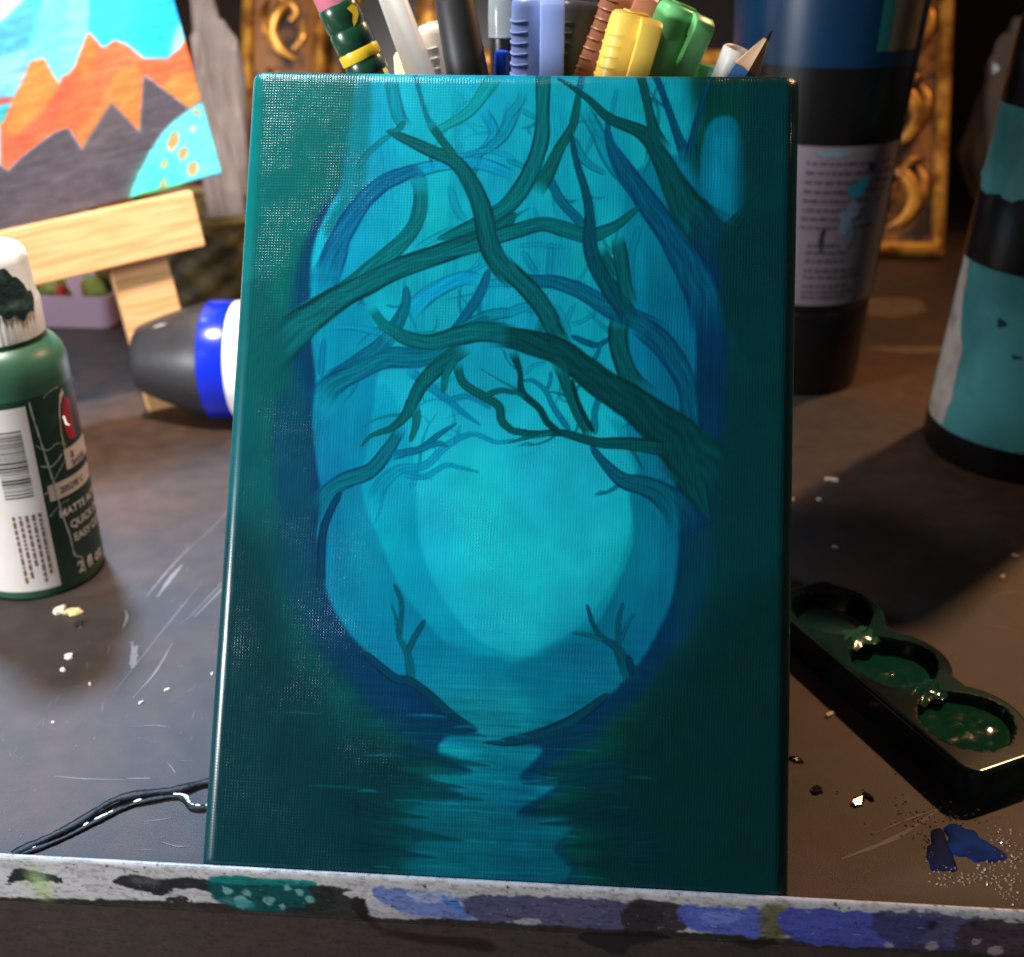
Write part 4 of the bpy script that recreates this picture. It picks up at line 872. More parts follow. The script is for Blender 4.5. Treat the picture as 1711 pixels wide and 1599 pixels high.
def build_forest():
    W, H, T, r = 130.5, 188.6, 7.2, 3.8
    R = forest_raster()
    L = math.radians(32.504)
    rot = Matrix(((1, 0, 0), (0, math.sin(L), -math.cos(L)), (0, math.cos(L), math.sin(L)))).to_quaternion()
    t = thing("canvas_painting", "teal painting of a glowing forest tunnel on stretched canvas", "painting", Vector((-1.5, 0, 0)) + rot @ Vector((0, -2.4, 0)), rot=rot)
    def wrap(s, ext):
        """position along the cloth -> (in-plane, depth)"""
        a = r * math.pi / 2
        pos = np.where(s < r, 0.0, s); dep = np.zeros_like(s)
        def edge(q):          # q: cloth distance inward from the start of the flat part (negative: round the edge)
            ang = np.clip(-q / r, 0, math.pi / 2)
            inn = r - r * np.sin(ang); d = r - r * np.cos(ang)
            d = d + np.maximum(0, -q - a)
            return inn, d
        lo = s - r; hi = (ext - r) - s
        il, dl = edge(np.minimum(lo, 0)); ih, dh = edge(np.minimum(hi, 0))
        pos = np.where(lo < 0, il, np.where(hi < 0, ext - ih, s))
        return pos, np.where(lo < 0, dl, np.where(hi < 0, dh, 0))
    a = r * math.pi / 2
    def coords(ext):
        side = T - r + a
        lo = np.concatenate([np.linspace(r - side, r - a, 7)[:-1], np.arange(r - a, r, .3)])
        return np.concatenate([lo, np.arange(r, ext - r, .25), (ext - lo)[::-1]])
    us, vs = coords(W), coords(H)
    pu, du = wrap(us, W); pv, dv = wrap(vs, H)
    U, Vv = np.meshgrid(pu, pv); dep = np.minimum(du[None, :] + dv[:, None], T)
    # the cloth is not perfectly true: corner folds stand out a little, edges bow in
    bow = .35 * np.sin(np.pi * U / W); bow2 = .3 * np.sin(np.pi * Vv / H)
    Y_ = Vv - np.where(Vv > H * .5, bow, -bow) * (np.abs(Vv - H / 2) / (H / 2)) ** 6
    X_ = U - np.where(U > W * .5, bow2, -bow2) * (np.abs(U - W / 2) / (W / 2)) ** 6
    c = R.sample(U - 1.5, Vv - 2.4)
    th = c[..., 3]
    # the cloth shows most along the edges and in the thinly painted upper corners
    thin = np.clip((Vv - H + 5) / 3, 0, 1) * 1.6 + np.clip((Vv - 115) / 30, 0, 1) * (np.clip((36 - U) / 14, 0, 1) + np.clip((U - 96) / 14, 0, 1)) * 1.0
    lump = (vnoise(*U.shape, (14, 14)) - .5) * .05
    Z_ = -dep + (th * .045 + lump) * (dep < .01)
    V3 = np.stack([X_, Y_, Z_], -1)
    m = paint_mat("acrylic_on_canvas", rough=.26, weave=.048, pitch=.68, spec=.35, brush=.03)
    link("painted_canvas", grid_mesh("painted_canvas", V3, c[..., :3], np.clip(th, 0, 1) * (thin < .3) - thin + 1.6 * np.clip((5 - U) / 2, 0, 1) * (Vv < H - 8)), m, t, False)
    b = MB()
    for x0, x1, y0, y1 in ((1.2, 16, 1.2, H - 1.2), (W - 16, W - 1.2, 1.2, H - 1.2), (16.2, W - 16.2, 1.2, 16), (16.2, W - 16.2, H - 16, H - 1.2)):
        b.box(x0, x1, y0, y1, -T + .2, -4.2)
    b.build("stretcher_bar", M_beech, t, False, bevel=.4)
    return t
build_forest()

# ------------------------------------------------------------------ pen holder behind the painting and what stands in it
def rounded_rect(x0, x1, y0, y1, r, n=6):
    pts = []
    for cx, cy, a0 in ((x1 - r, y1 - r, 0), (x0 + r, y1 - r, 90), (x0 + r, y0 + r, 180), (x1 - r, y0 + r, 270)):
        for i in range(n + 1):
            a = math.radians(a0 + 90 * i / n); pts.append((cx + r * math.cos(a), cy + r * math.sin(a)))
    return pts
def build_holder():
    t = thing("pen_holder", "dark grey pen holder standing behind the forest painting", "pen holder", (67, 126, DESK))
    o = rounded_rect(-62, 62, -35.5, 34, 8); i = rounded_rect(-60, 60, -33.5, 32, 6)
    n = len(o); H = 126.2
    vs = [(x, y, z) for z in (0, H) for x, y in o] + [(x, y, z) for z in (2, H) for x, y in i]
    fs = []
    for k in range(n):
        k2 = (k + 1) % n
        fs += [(k, k2, n + k2, n + k), (3 * n + k, 3 * n + k2, 2 * n + k2, 2 * n + k), (n + k, n + k2, 3 * n + k2, 3 * n + k)]
    fs += [tuple(range(n - 1, -1, -1)), tuple(2 * n + k for k in range(n))]
    MB().add(vs, fs).build("cup_wall", mat("holder_plastic", (44, 44, 48), rough=.5), t, True)
build_holder()

def axis_frame(top, low, spin=0.0):
    """frame with its origin at `top` and z running up the axis low->top"""
    z = (Vector(top) - Vector(low)).normalized()
    x = Vector((1, 0, 0)); x = (x - z * x.dot(z)).normalized(); y = z.cross(x)
    q = Matrix((x, y, z)).transposed().to_quaternion() @ Quaternion((0, 0, 1), math.radians(spin))
    return q
def se(n):
    def f(a):
        c, s = math.cos(a), math.sin(a)
        return math.copysign(abs(c) ** (2 / n), c), math.copysign(abs(s) ** (2 / n), s)
    return f
def pen_thing(name, label, cat, top, low, spin=0, group="pens and pencils in the holder"):
    return thing(name, label, cat, top, group, axis_frame(top, low, spin))

def highlighter(label, top, low, color, a=6.3, b=5.2, spin=0, length=140, clip=True, ribs=True, name="highlighter", roll=0, clipx=.45, dark=None, rough=.34):
    t = pen_thing(name, label, "highlighter", top, low, spin)
    m = mat("cap_plastic", color, rough=rough, var=.05, sub=.15)
    k = se(2.5)
    sec = lambda ang: (k(ang)[0] * a, k(ang)[1] * b)
    c = MB(); c.lathe([(.70, .3), (.86, 0), (.96, -.7), (1.0, -2.0), (1.01, -20), (1.03, -46)], 56, sq=sec)
    cap = c.build("cap", m, t)
    # shallow dish moulded in the top
    d = MB(); d.lathe([(.42, .38), (.42, .75), (.54, .8), (.54, .38)], 40, sq=sec, cap0=False, cap1=False)
    d.build("cap_ring", m, cap)
    if ribs:
        r = MB()
        for i in range(14):
            z = -5.2 - i * 2.7
            pts = []
            for j in range(11):
                ang = math.radians(168 + j * 8.5)
                x, y = sec(ang); pts.append((x * 1.015, y * 1.015, z - .5 * math.sin(math.pi * j / 10)))
            r.tube(pts, [.1] + [.30] * 9 + [.1], 8)
        r.build("grip_ribs", m, cap)
    if clip:
        cl = MB()
        x0, x1 = a * (clipx - .42), a * (clipx + .5)
        prof = [(-b * .5, .2), (-b - .4, .3), (-b - 2.6, -.9), (-b - 3.3, -3), (-b - 3.0, -38), (-b - 1.2, -40), (-b - 1.0, -5.5), (-b * .5, -4.5)]
        n = len(prof)
        vs = [(x0, y, z) for y, z in prof] + [(x1, y, z) for y, z in prof]
        fs = [tuple(range(n)), tuple(range(2 * n - 1, n - 1, -1))] + [(i, n + i, n + (i + 1) % n, (i + 1) % n) for i in range(n)]
        cl.add(vs, fs); cl.build("clip", m, cap, bevel=.45)
    bd = MB(); bd.lathe([(.93, -46.2), (.95, -52), (.95, -length + 2), (.85, -length)], 48, sq=sec)
    bd.build("barrel", m, t)
    return t

Z0 = 2.0
def low_pt(top, dxdz, y=None):
    """where the axis meets the holder floor"""
    h = top[2] - Z0
    return (top[0] - dxdz * h, (top[1] if y is None else y), Z0)

# pencil with eraser
def hexa(a):
    q = (a + math.pi / 6) % (math.pi / 3) - math.pi / 6
    k = math.cos(math.pi / 6) / math.cos(q)
    return k * math.cos(a), k * math.sin(a)
def eraser_pencil():
    top = (9.2, 131, 178.5); low = low_pt(top, -.455, 128)
    t = pen_thing("pencil", "yellow pencil with pink eraser and green banded ferrule", "pencil", top, low)
    L = 190
    MB().lathe([(3.2, -.2), (4.6, -.9), (4.95, -2.4), (4.95, -12)], 36).build("eraser", mat("pink_rubber", (196, 106, 128), rough=.7, var=.08), t)
    f = MB(); f.lathe([(5.1, -11), (5.3, -11.3), (5.35, -13), (5.35, -16.5), (5.05, -17.2), (5.4, -18), (5.4, -22), (5.1, -22.6), (5.4, -23.4), (5.4, -25.2), (5.1, -25.8), (5.35, -26.4), (5.35, -29.5), (5.2, -29.8)], 44)
    fe = f.build("ferrule", mat("green_metal_paint", (22, 66, 44), rough=.3, coat=.3, var=.2), t)
    y = mat("yellow_band", (226, 190, 44), rough=.3)
    MB().lathe([(5.42, -22.9), (5.52, -23.2), (5.52, -25.4), (5.42, -25.7)], 44, cap0=False, cap1=False).build("yellow_band", y, fe)
    s = MB()
    P = [(-.98, -13.0), (-.62, -12.6), (-.40, -13.6), (-.50, -15.4), (-.80, -16.9), (-1.05, -17.6), (-1.0, -16.2), (-.82, -14.8)]
    s.add([(5.44 * math.cos(-.75), 5.44 * math.sin(-.75), -14.9)] + [(5.44 * math.cos(a), 5.44 * math.sin(a), z) for a, z in P], [(0, 1 + i, 1 + (i + 1) % 8) for i in range(8)])
    s.build("yellow_band", y, fe)
    MB().lathe([(4.9, -29.6), (5.0, -30), (5.0, -L + 20), (.8, -L)], 60, sq=hexa).build("shaft", mat("yellow_lacquer", (232, 168, 10), rough=.28, coat=.4, var=.05), t)
eraser_pencil()

def blue_pencil():
    top = (124.9, 127, 163.4); low = low_pt(top, .58, 122)
    t = pen_thing("pencil", "blue pencil with its sharpened grey tip pointing up", "pencil", top, low)
    m = mat("cut_wood", (216, 178, 138), rough=.7, var=.12, bump=.2)
    c = MB(); n = 60
    prof = [(.75, -2.4), (4.05, -16.5)]
    vs = []
    for i in range(n):
        a = 2 * math.pi * i / n; vs.append((.75 * math.cos(a), .75 * math.sin(a), -2.4))
    for i in range(n):
        a = 2 * math.pi * i / n; h = hexa(a); q = math.hypot(*h)
        vs.append((4.05 * h[0], 4.05 * h[1], -11.2 - 2.6 * (1 - q) / .134))
    c.add(vs, [(i, (i + 1) % n, n + (i + 1) % n, n + i) for i in range(n)])
    c.build("sharpened_wood", m, t)
    MB().lathe([(.15, 0), (.45, -.8), (.80, -2.6)], 20).build("graphite_tip", mat("graphite", (52, 50, 54), rough=.35, metal=.3), t)
    MB().lathe([(4.05, -11.0), (4.1, -13.0), (4.1, -186)], 60, sq=hexa).build("shaft", mat("blue_lacquer", (20, 92, 148), rough=.35, coat=.3, color2=(28, 60, 96), mix_scale=150, mix_lo=.55, mix_hi=.7), t)
blue_pencil()

def marker(label, top, low, r, color, name="marker", cat="marker", rough=.35, capL=50, taper=.9, spin=0, tipdark=None, group="pens and pencils in the holder"):
    t = pen_thing(name, label, cat, top, low, spin, group)
    m = mat("pen_plastic", color, rough=rough, var=.06)
    L = (Vector(top) - Vector(low)).length
    cp = MB().lathe([(r * .55, 0), (r * .78, -.25), (r * .9, -1.2), (r, -capL * .6), (r * 1.02, -capL)], 44).build("cap", m, t)
    MB().lathe([(r * .93, -capL - .3), (r * .95, -capL - 3), (r * .95, -L + 3), (r * .6, -L)], 40).build("barrel", m, t)
    return t, cp
top = (26.2, 139, 172); marker("slim white marker leaning left beside the yellow pencil", top, low_pt(top, -.35), 4.0, (236, 232, 226))
top = (29.5, 150, 155.2); marker("pale yellow marker cap showing low behind the white marker", top, low_pt(top, -.05), 5.2, (236, 210, 130))
t_, cp = marker("thick black marker with a rounded cap leaning left", (44.6, 127, 171.5), low_pt((44.6, 127, 171.5), -.17), 5.6, (34, 33, 34), rough=.5)
top = (55.0, 152, 172); t_, cp = marker("clear barrelled pen with black cap beside the lavender highlighter", top, low_pt(top, -.03), 4.2, (20, 20, 22), capL=13)
MB().lathe([(2.0, -13.4), (2.0, -90)], 20).build("ink_refill", mat("cyan_ink", (40, 170, 190), rough=.3), t_)
t_.children[1].data.materials[0] = mat("clear_barrel", (190, 200, 205), rough=.15, alpha=.35)
top = (56.3, 133, 157.4); marker("small bright blue pen cap in front of the clear pen", top, low_pt(top, 0), 2.2, (14, 70, 214), cat="pen", name="pen", capL=30)
highlighter("cream highlighter with a ribbed cap between white and black markers", (38.2, 149, 162.3), low_pt((38.2, 149, 162.3), -.10), (226, 214, 196), a=6.6, b=5, clip=False, spin=20)
highlighter("lavender blue highlighter standing upright with ribbed cap", (65.2, 141, 169.7), low_pt((65.2, 141, 169.7), .0), (134, 152, 206), a=6.9, b=5.4, spin=4, clipx=.5)
highlighter("dark grey highlighter with ribbed cap right behind the lavender one", (76.5, 154, 168), low_pt((76.5, 154, 168), .13), (74, 70, 72), a=6.8, b=5.2, clip=False, spin=14)
highlighter("salmon brown highlighter half hidden behind the yellow one", (90.5, 153, 172), low_pt((90.5, 153, 172), .45), (190, 124, 94), a=6.6, b=5.4, spin=2, clipx=.6)
highlighter("yellow highlighter with ribbed cap leaning right", (90.8, 133, 166.3), low_pt((90.8, 133, 166.3), .25), (244, 206, 92), a=6.2, b=5.0, spin=8, clipx=.52)
highlighter("green highlighter leaning right next to the yellow one", (103.2, 139, 167.6), low_pt((103.2, 139, 167.6), .40), (124, 210, 132), a=6.4, b=5.2, spin=24, clipx=.55, ribs=False)
top = (111.4, 140, 153.4); marker("mint green pen cap just showing above the canvas", top, low_pt(top, .2), 3.8, (128, 206, 170))
def white_pipe():
    top = (117.6, 135, 158.2); low = low_pt(top, .30, 157)
    t = pen_thing("pen_cap_tube", "white hollow pen cap leaning right behind the blue pencil", "pen", top, low)
    m = M_white
    MB().lathe([(2.3, -9), (2.3, -.6), (2.7, -.1), (3.3, 0), (3.75, -.6), (3.8, -3), (3.8, -120)], 40, cap0=True).build("tube_wall", m, t)
    MB().lathe([(2.28, -7.8), (.5, -7.6)], 30).build("tube_lining", mat("brown_inside", (120, 86, 64), rough=.6), t)
white_pipe()
# ------------------------------------------------------------------ small easel with the hill painting
def ax(ph, la, de):
    ph, la, de = map(math.radians, (ph, la, de))
    e1 = Vector((math.cos(ph), math.sin(ph), 0)); e2 = Vector((-math.sin(ph) * math.sin(la), math.cos(ph) * math.sin(la), math.cos(la)))
    a = e1 * math.cos(de) + e2 * math.sin(de); b = -e1 * math.sin(de) + e2 * math.cos(de)
    return a, b, a.cross(b)
def build_hill():
    K = 1.0306  # outlines enlarged by the same scaling about the camera
    a, b, n = ax(35, 6, 8)
    rot = Matrix((a, b, n)).transposed().to_quaternion()
    t = thing("canvas_painting", "small bright painting of orange cliffs under a blue sky on an easel", "painting", (-74.9, 296.5, 89.6), rot=rot)
    R = Raster(-128, 2, -4, 110, .3, (60, 190, 235))
    for p_, c, bl, al, s in HILL_FILLS: R.fill([(x * K, y * K) for x, y in p_], c, max(bl, .35), al, s, 0)
    sm = vnoise(R.h, R.w, (5, 30)) + vnoise(R.h, R.w, (3, 9)) - 1
    R.img = np.clip(R.img * (1 + .15 * sm)[..., None], 0, 1)
    us = np.arange(-126, .01, .4); vs = np.arange(0, 108.01, .4)
    U, V = np.meshgrid(us, vs); c = R.sample(U, V)
    edge = np.minimum(np.minimum(U + 126, -U), np.minimum(V, 108 - V))
    Z = -np.clip(.8 - edge, 0, 1) ** 2 * .8 + (vnoise(*U.shape, (4, 14)) - .5) * .12
    link("painted_face", grid_mesh("painted_face", np.stack([U, V, Z], -1), c[..., :3], c[..., 3]), paint_mat("acrylic_on_board", rough=.42, brush=.14, grain=.05), t, False)
    MB().box(-126, 0, 0, 108, -3.6, -.85).build("canvas_board", M_white, t, False)
    # easel
    a, b, n = ax(35, 6, 5.2)
    rot = Matrix((a, b, n)).transposed().to_quaternion()
    e = thing("tabletop_easel", "light beech tabletop easel holding the orange cliff painting", "easel", (-86.0, 286.1, 84.7), rot=rot)
    MB().box(-110, 0, -22.8, 0, -3.2, 3.2).build("ledge", M_beech, e, False, bevel=.5)
    MB().box(-110, 0, -21.8, -14, -16, -3.5).build("ledge_shelf", M_beech, e, False, bevel=.5)
    MB().box(-39, -15, -93, -2.4, -9.6, -3.6).build("leg", M_beech, e, False, bevel=.5)
    MB().box(-100, -88, -84, 90, -24, -17).build("leg", M_beech, e, False, bevel=.5)
    MB().box(-34, -20, -88, 100, -24, -17).build("leg", M_beech, e, False, bevel=.5)
build_hill()

# ------------------------------------------------------------------ green paint bottle
def cyl(s, z, r, th0=0.0):
    th = th0 + s / r
    return (r * math.sin(th), -r * math.cos(th), z)
def cyl_patch(mb, s0, s1, z0, z1, r, n=14):
    vs = [cyl(s0 + (s1 - s0) * i / n, z, r) for z in (z0, z1) for i in range(n + 1)]
    mb.add(vs, [(i, i + 1, n + 2 + i, n + 1 + i) for i in range(n)])
def cyl_text(mb, body, size, s, z, r, sx=1.0, rot=False, bold=0.0, rad=20.0):
    vs, fs = text_mesh(body, size, sx, bold)
    if rot: vs = [(y, -x, 0) for x, y, _ in vs]
    mb.add([cyl((s + x) * r / rad, z + y, r) for x, y, _ in vs], fs)
def cyl_poly(mb, pts, r):
    c = np.mean(np.array(pts), 0)
    n = len(pts)
    mb.add([cyl(c[0], c[1], r)] + [cyl(x, y, r) for x, y in pts], [(0, 1 + i, 1 + (i + 1) % n) for i in range(n)])
def build_bottle():
    t = thing("paint_bottle", "green craft paint bottle with a white paint smeared cap", "paint bottle", (-97.3, 131.5, DESK))
    R = 20.0
    g = mat("green_plastic", (50, 88, 66), rough=.36, var=.08)
    MB().lathe([(17.6, 0), (19.4, .5), (20, 2), (20, 70), (19.8, 73.5), (19, 76.5), (17.4, 79), (15.2, 80.6), (13.6, 81.6), (13.6, 84)], 72).build("body", g, t)
    lb = MB(); cyl_patch(lb, -42, 42, 4, 67, R + .06, 60)
    lab = lb.build("label", mat("dark_green_label", (26, 56, 46), rough=.45, var=.12, color2=(38, 72, 58), mix_scale=90, mix_lo=.5, mix_hi=.75), t)
    deg = lambda d: math.radians(d) * R
    white = mat("label_white", (214, 206, 198), rough=.5, var=.06)
    w = MB(); cyl_patch(w, deg(-25), deg(43), 3.4, 65, R + .12, 24)
    w.build("barcode_panel", white, lab)
    ink = mat("label_ink", (28, 28, 30), rough=.5)
    k = MB()
    # barcode lying on its side, and the small print under it
    z = 36.0
    rr = random.Random(5)
    while z < 58:
        h = rr.choice([.28, .28, .5, .75]); cyl_patch(k, deg(12), deg(35.5), z, z + h, R + .17, 6); z += h + rr.choice([.3, .3, .55])
    k2 = MB()
    for i in range(5):
        zz = 30.0
        while zz > 6 + (i % 3) * 3:
            l = rr.uniform(.8, 2.6); cyl_patch(k2, deg(14 + i * 5.4), deg(16.6 + i * 5.4), zz - l, zz, R + .17, 2); zz -= l + .45
    k.build("barcode", ink, lab); k2.build("small_print", mat("red_brown_ink", (120, 84, 76), rough=.5), lab)
    tx = MB()
    cyl_text(tx, "MATTE ACRYLIC", 3.7, deg(53), 26.2, R + .14, .95, bold=.06)
    cyl_text(tx, "QUICK DRY", 3.7, deg(62), 21.2, R + .14, .95, bold=.06)
    cyl_text(tx, "EASY CLEAN", 3.7, deg(63), 16.4, R + .14, .95, bold=.06)
    cyl_text(tx, "2 fl oz", 5.6, deg(61), 5.0, R + .14, .95, bold=.1)
    tx.build("lettering", mat("white_ink", (220, 222, 216), rough=.5), lab)
    pl = MB(); cyl_patch(pl, deg(48), deg(108), 32.6, 38.0, R + .13, 20)
    plate = pl.build("name_plate", white, lab)
    tt = MB(); cyl_text(tt, "20529E C", 3.0, deg(58), 34.1, R + .19, .9, bold=.06); tt.build("lettering", ink, lab)
    # emblem: a red shape under a white outlined arch, on a white ribbon
    em = MB()
    arch = [(deg(72), 44), (deg(70.5), 52), (deg(72.5), 59), (deg(77), 64.5), (deg(82), 66), (deg(112), 66), (deg(112), 44)]
    cyl_poly(em, [tuple(q) for q in arch], R + .10)
    em.build("emblem_outline", white, lab)
    e1 = MB(); cyl_poly(e1, [(deg(74), 45), (deg(72.6), 52), (deg(74.6), 58.5), (deg(79), 63.2), (deg(84), 64.6), (deg(111), 64.6), (deg(111), 45)], R + .16)
    e1.build("emblem_field", mat("emblem_green", (22, 70, 48), rough=.5), lab)
    e2 = MB(); cyl_poly(e2, [(deg(77), 52), (deg(76), 56), (deg(78), 60.5), (deg(82), 63.6), (deg(88), 62), (deg(108), 62), (deg(108), 50), (deg(88), 49), (deg(80), 49.6)], R + .22)
    e2.build("emblem_fruit", mat("emblem_red", (176, 34, 36), rough=.45), lab)
    rb = MB(); cyl_patch(rb, deg(70), deg(112), 40.6, 47.4, R + .28, 16); rb.build("ribbon", white, lab)
    rt = MB(); cyl_text(rt, "a", 4.2, deg(76), 43.8, R + .34, .9, bold=.05); cyl_text(rt, "BARREL", 3.0, deg(76), 41.0, R + .34, .8, bold=.04); rt.build("lettering", ink, lab)
    # cracks in the label film
    cr = MB(); rr = random.Random(9)
    def crack(pts, w):
        P = spline(pts, 5)
        for i in range(len(P) - 1):
            (x0, z0), (x1, z1) = P[i], P[i + 1]
            dx, dz = x1 - x0, z1 - z0; q = math.hypot(dx, dz) + 1e-9; ww = w * rr.uniform(.5, 1.2) / 2
            j0, j1 = rr.uniform(-.12, .12), rr.uniform(-.12, .12)
            nx, nz = -dz / q * ww, dx / q * ww
            cr.add([cyl(x0 + nx, z0 + nz, R + .25), cyl(x0 - nx, z0 - nz, R + .25), cyl(x1 - nx + j0, z1 - nz + j1, R + .25), cyl(x1 + nx + j0, z1 + nz + j1, R + .25)], [(0, 1, 2, 3)])
    crack([(deg(47), 66), (deg(48), 60), (deg(51), 50), (deg(54), 40), (deg(56), 30), (deg(60), 18), (deg(61), 12), (deg(68), 9.5), (deg(69), 4)], .55)
    crack([(deg(45), 52), (deg(55), 49.5), (deg(64), 50.5), (deg(74), 49)], .3)
    crack([(deg(46), 45), (deg(56), 44), (deg(68), 46.5)], .4)
    crack([(deg(52), 38), (deg(60), 41), (deg(69), 44)], .3)
    crack([(deg(45), 35.5), (deg(54), 38), (deg(60), 37.8)], .35)
    crack([(deg(45), 28), (deg(56), 30.5), (deg(66), 31)], .3)
    crack([(deg(60), 66), (deg(66), 67), (deg(78), 67.5)], .25)
    cr.build("label_crack", mat("crack_white", (176, 186, 180), rough=.6), lab)
    st = MB(); st.tube([(20.05, -5.5, 58), (21.4, -7.2, 56.2), (23.2, -8.6, 56.6)], [.35, .25, .08], 6); st.build("peeling_shred", white, t)
    # cap with its fluted skirt and the smear of dark paint
    cp = MB()
    sq = lambda a: ((1 + .006 * math.cos(a * 60)) * math.cos(a), (1 + .006 * math.cos(a * 60)) * math.sin(a))
    cp.lathe([(14.6, 82), (15.2, 82.6), (15.1, 92), (14.8, 93)], 240, sq=sq, cap0=True, cap1=False)
    cp.lathe([(14.8, 93), (14.5, 94), (13.8, 104.5), (13.3, 106.8), (12.0, 108.2), (9, 108.7)], 64, cap0=False)
    cap = cp.build("cap", mat("cap_white", (226, 222, 214), rough=.5, color2=(186, 178, 168), mix_scale=120, mix_lo=.55, mix_hi=.8), t)
    sm = MB()
    rr = random.Random(3); n = 28
    # smear hugging the cap's right front side
    def capr(z): return np.interp(z, [84, 92, 93, 94, 104, 106, 107.4], [15.3, 15.25, 15.05, 14.65, 13.95, 13.5, 12.1])
    rows = 9
    top_ = [103, 104.5, 105.6, 105.9, 105.0, 104.6, 102, 101, 97, 95.5]; bot_ = [98.5, 95, 93.2, 92.2, 90.5, 91, 87.5, 91, 89.5, 93.5]
    vs = []; 
    for i in range(n + 1):
        th = math.radians(14 + 76 * i / n); j = i / n * 9
        zt = np.interp(j, range(10), top_) + rr.uniform(-.5, .5); zb = np.interp(j, range(10), bot_) + rr.uniform(-.9, .9)
        for k_ in range(rows + 1):
            z = zb + (zt - zb) * k_ / rows; q = capr(z) + .12 + .18 * math.sin(math.pi * k_ / rows) * rr.uniform(.3, 1)
            vs.append((q * math.sin(th), -q * math.cos(th), z))
    sm.add(vs, [(i * (rows + 1) + k_, (i + 1) * (rows + 1) + k_, (i + 1) * (rows + 1) + k_ + 1, i * (rows + 1) + k_ + 1) for i in range(n) for k_ in range(rows)])
    sm.build("paint_smear", mat("dark_green_paint", (34, 52, 48), rough=.4, bump=.5, bump_scale=500, color2=(62, 84, 76), mix_scale=200, mix_lo=.55, mix_hi=.7), cap)
build_bottle()

# ------------------------------------------------------------------ tube lying on its side
def build_lying_tube():
    ctr = Vector((-108.5, 262.4, DESK + 24.9))
    q = Quaternion((0, 0, 1), math.radians(2)) @ Quaternion((0, 1, 0), math.radians(90))
    t = thing("paint_tube", "white paint tube with blue band and black cap lying on its side", "paint tube", ctr, rot=q)
    cp = MB(); cp.lathe([(9, .3), (12.4, 0), (14.2, 1.2), (15.4, 4), (18.5, 12), (22.0, 22), (23.8, 29), (24.0, 31.0)], 64)
    c = cp.build("cap", mat("scuffed_black_plastic", (44, 43, 46), rough=.42, var=.2, bump=.2), t)
    nk = MB(); nk.tube([(-15.2, -6.5, 9.0), (-16.6, -7.6, 11.5), (-17.6, -8.2, 14.2), (-18.4, -8.0, 17)], [.1, .5, .6, .1], 6); nk.build("chipped_edge", mat("chip_grey", (150, 148, 146), rough=.5), c)
    MB().lathe([(24.2, 31.2), (24.8, 31.8), (24.9, 41.4), (24.6, 42)], 64).build("blue_band", mat("blue_band", (16, 40, 190), rough=.22, coat=.5), t)
    MB().lathe([(24.5, 42.2), (24.75, 42.5), (24.75, 120), (22, 126)], 64).build("body", mat("tube_white", (224, 220, 222), rough=.4), t)
    x = MB(); vs, fs = text_mesh("Li", 7, 1, .05)
    # letters run along the tube, high on its camera side
    R = 24.85
    x.add([(-R * math.sin(.72 + y / R), -R * math.cos(.72 + y / R), 52 + x_) for x_, y, _ in vs], fs)
    x.build("lettering", mat("tube_ink", (40, 40, 44), rough=.5), t)
build_lying_tube()

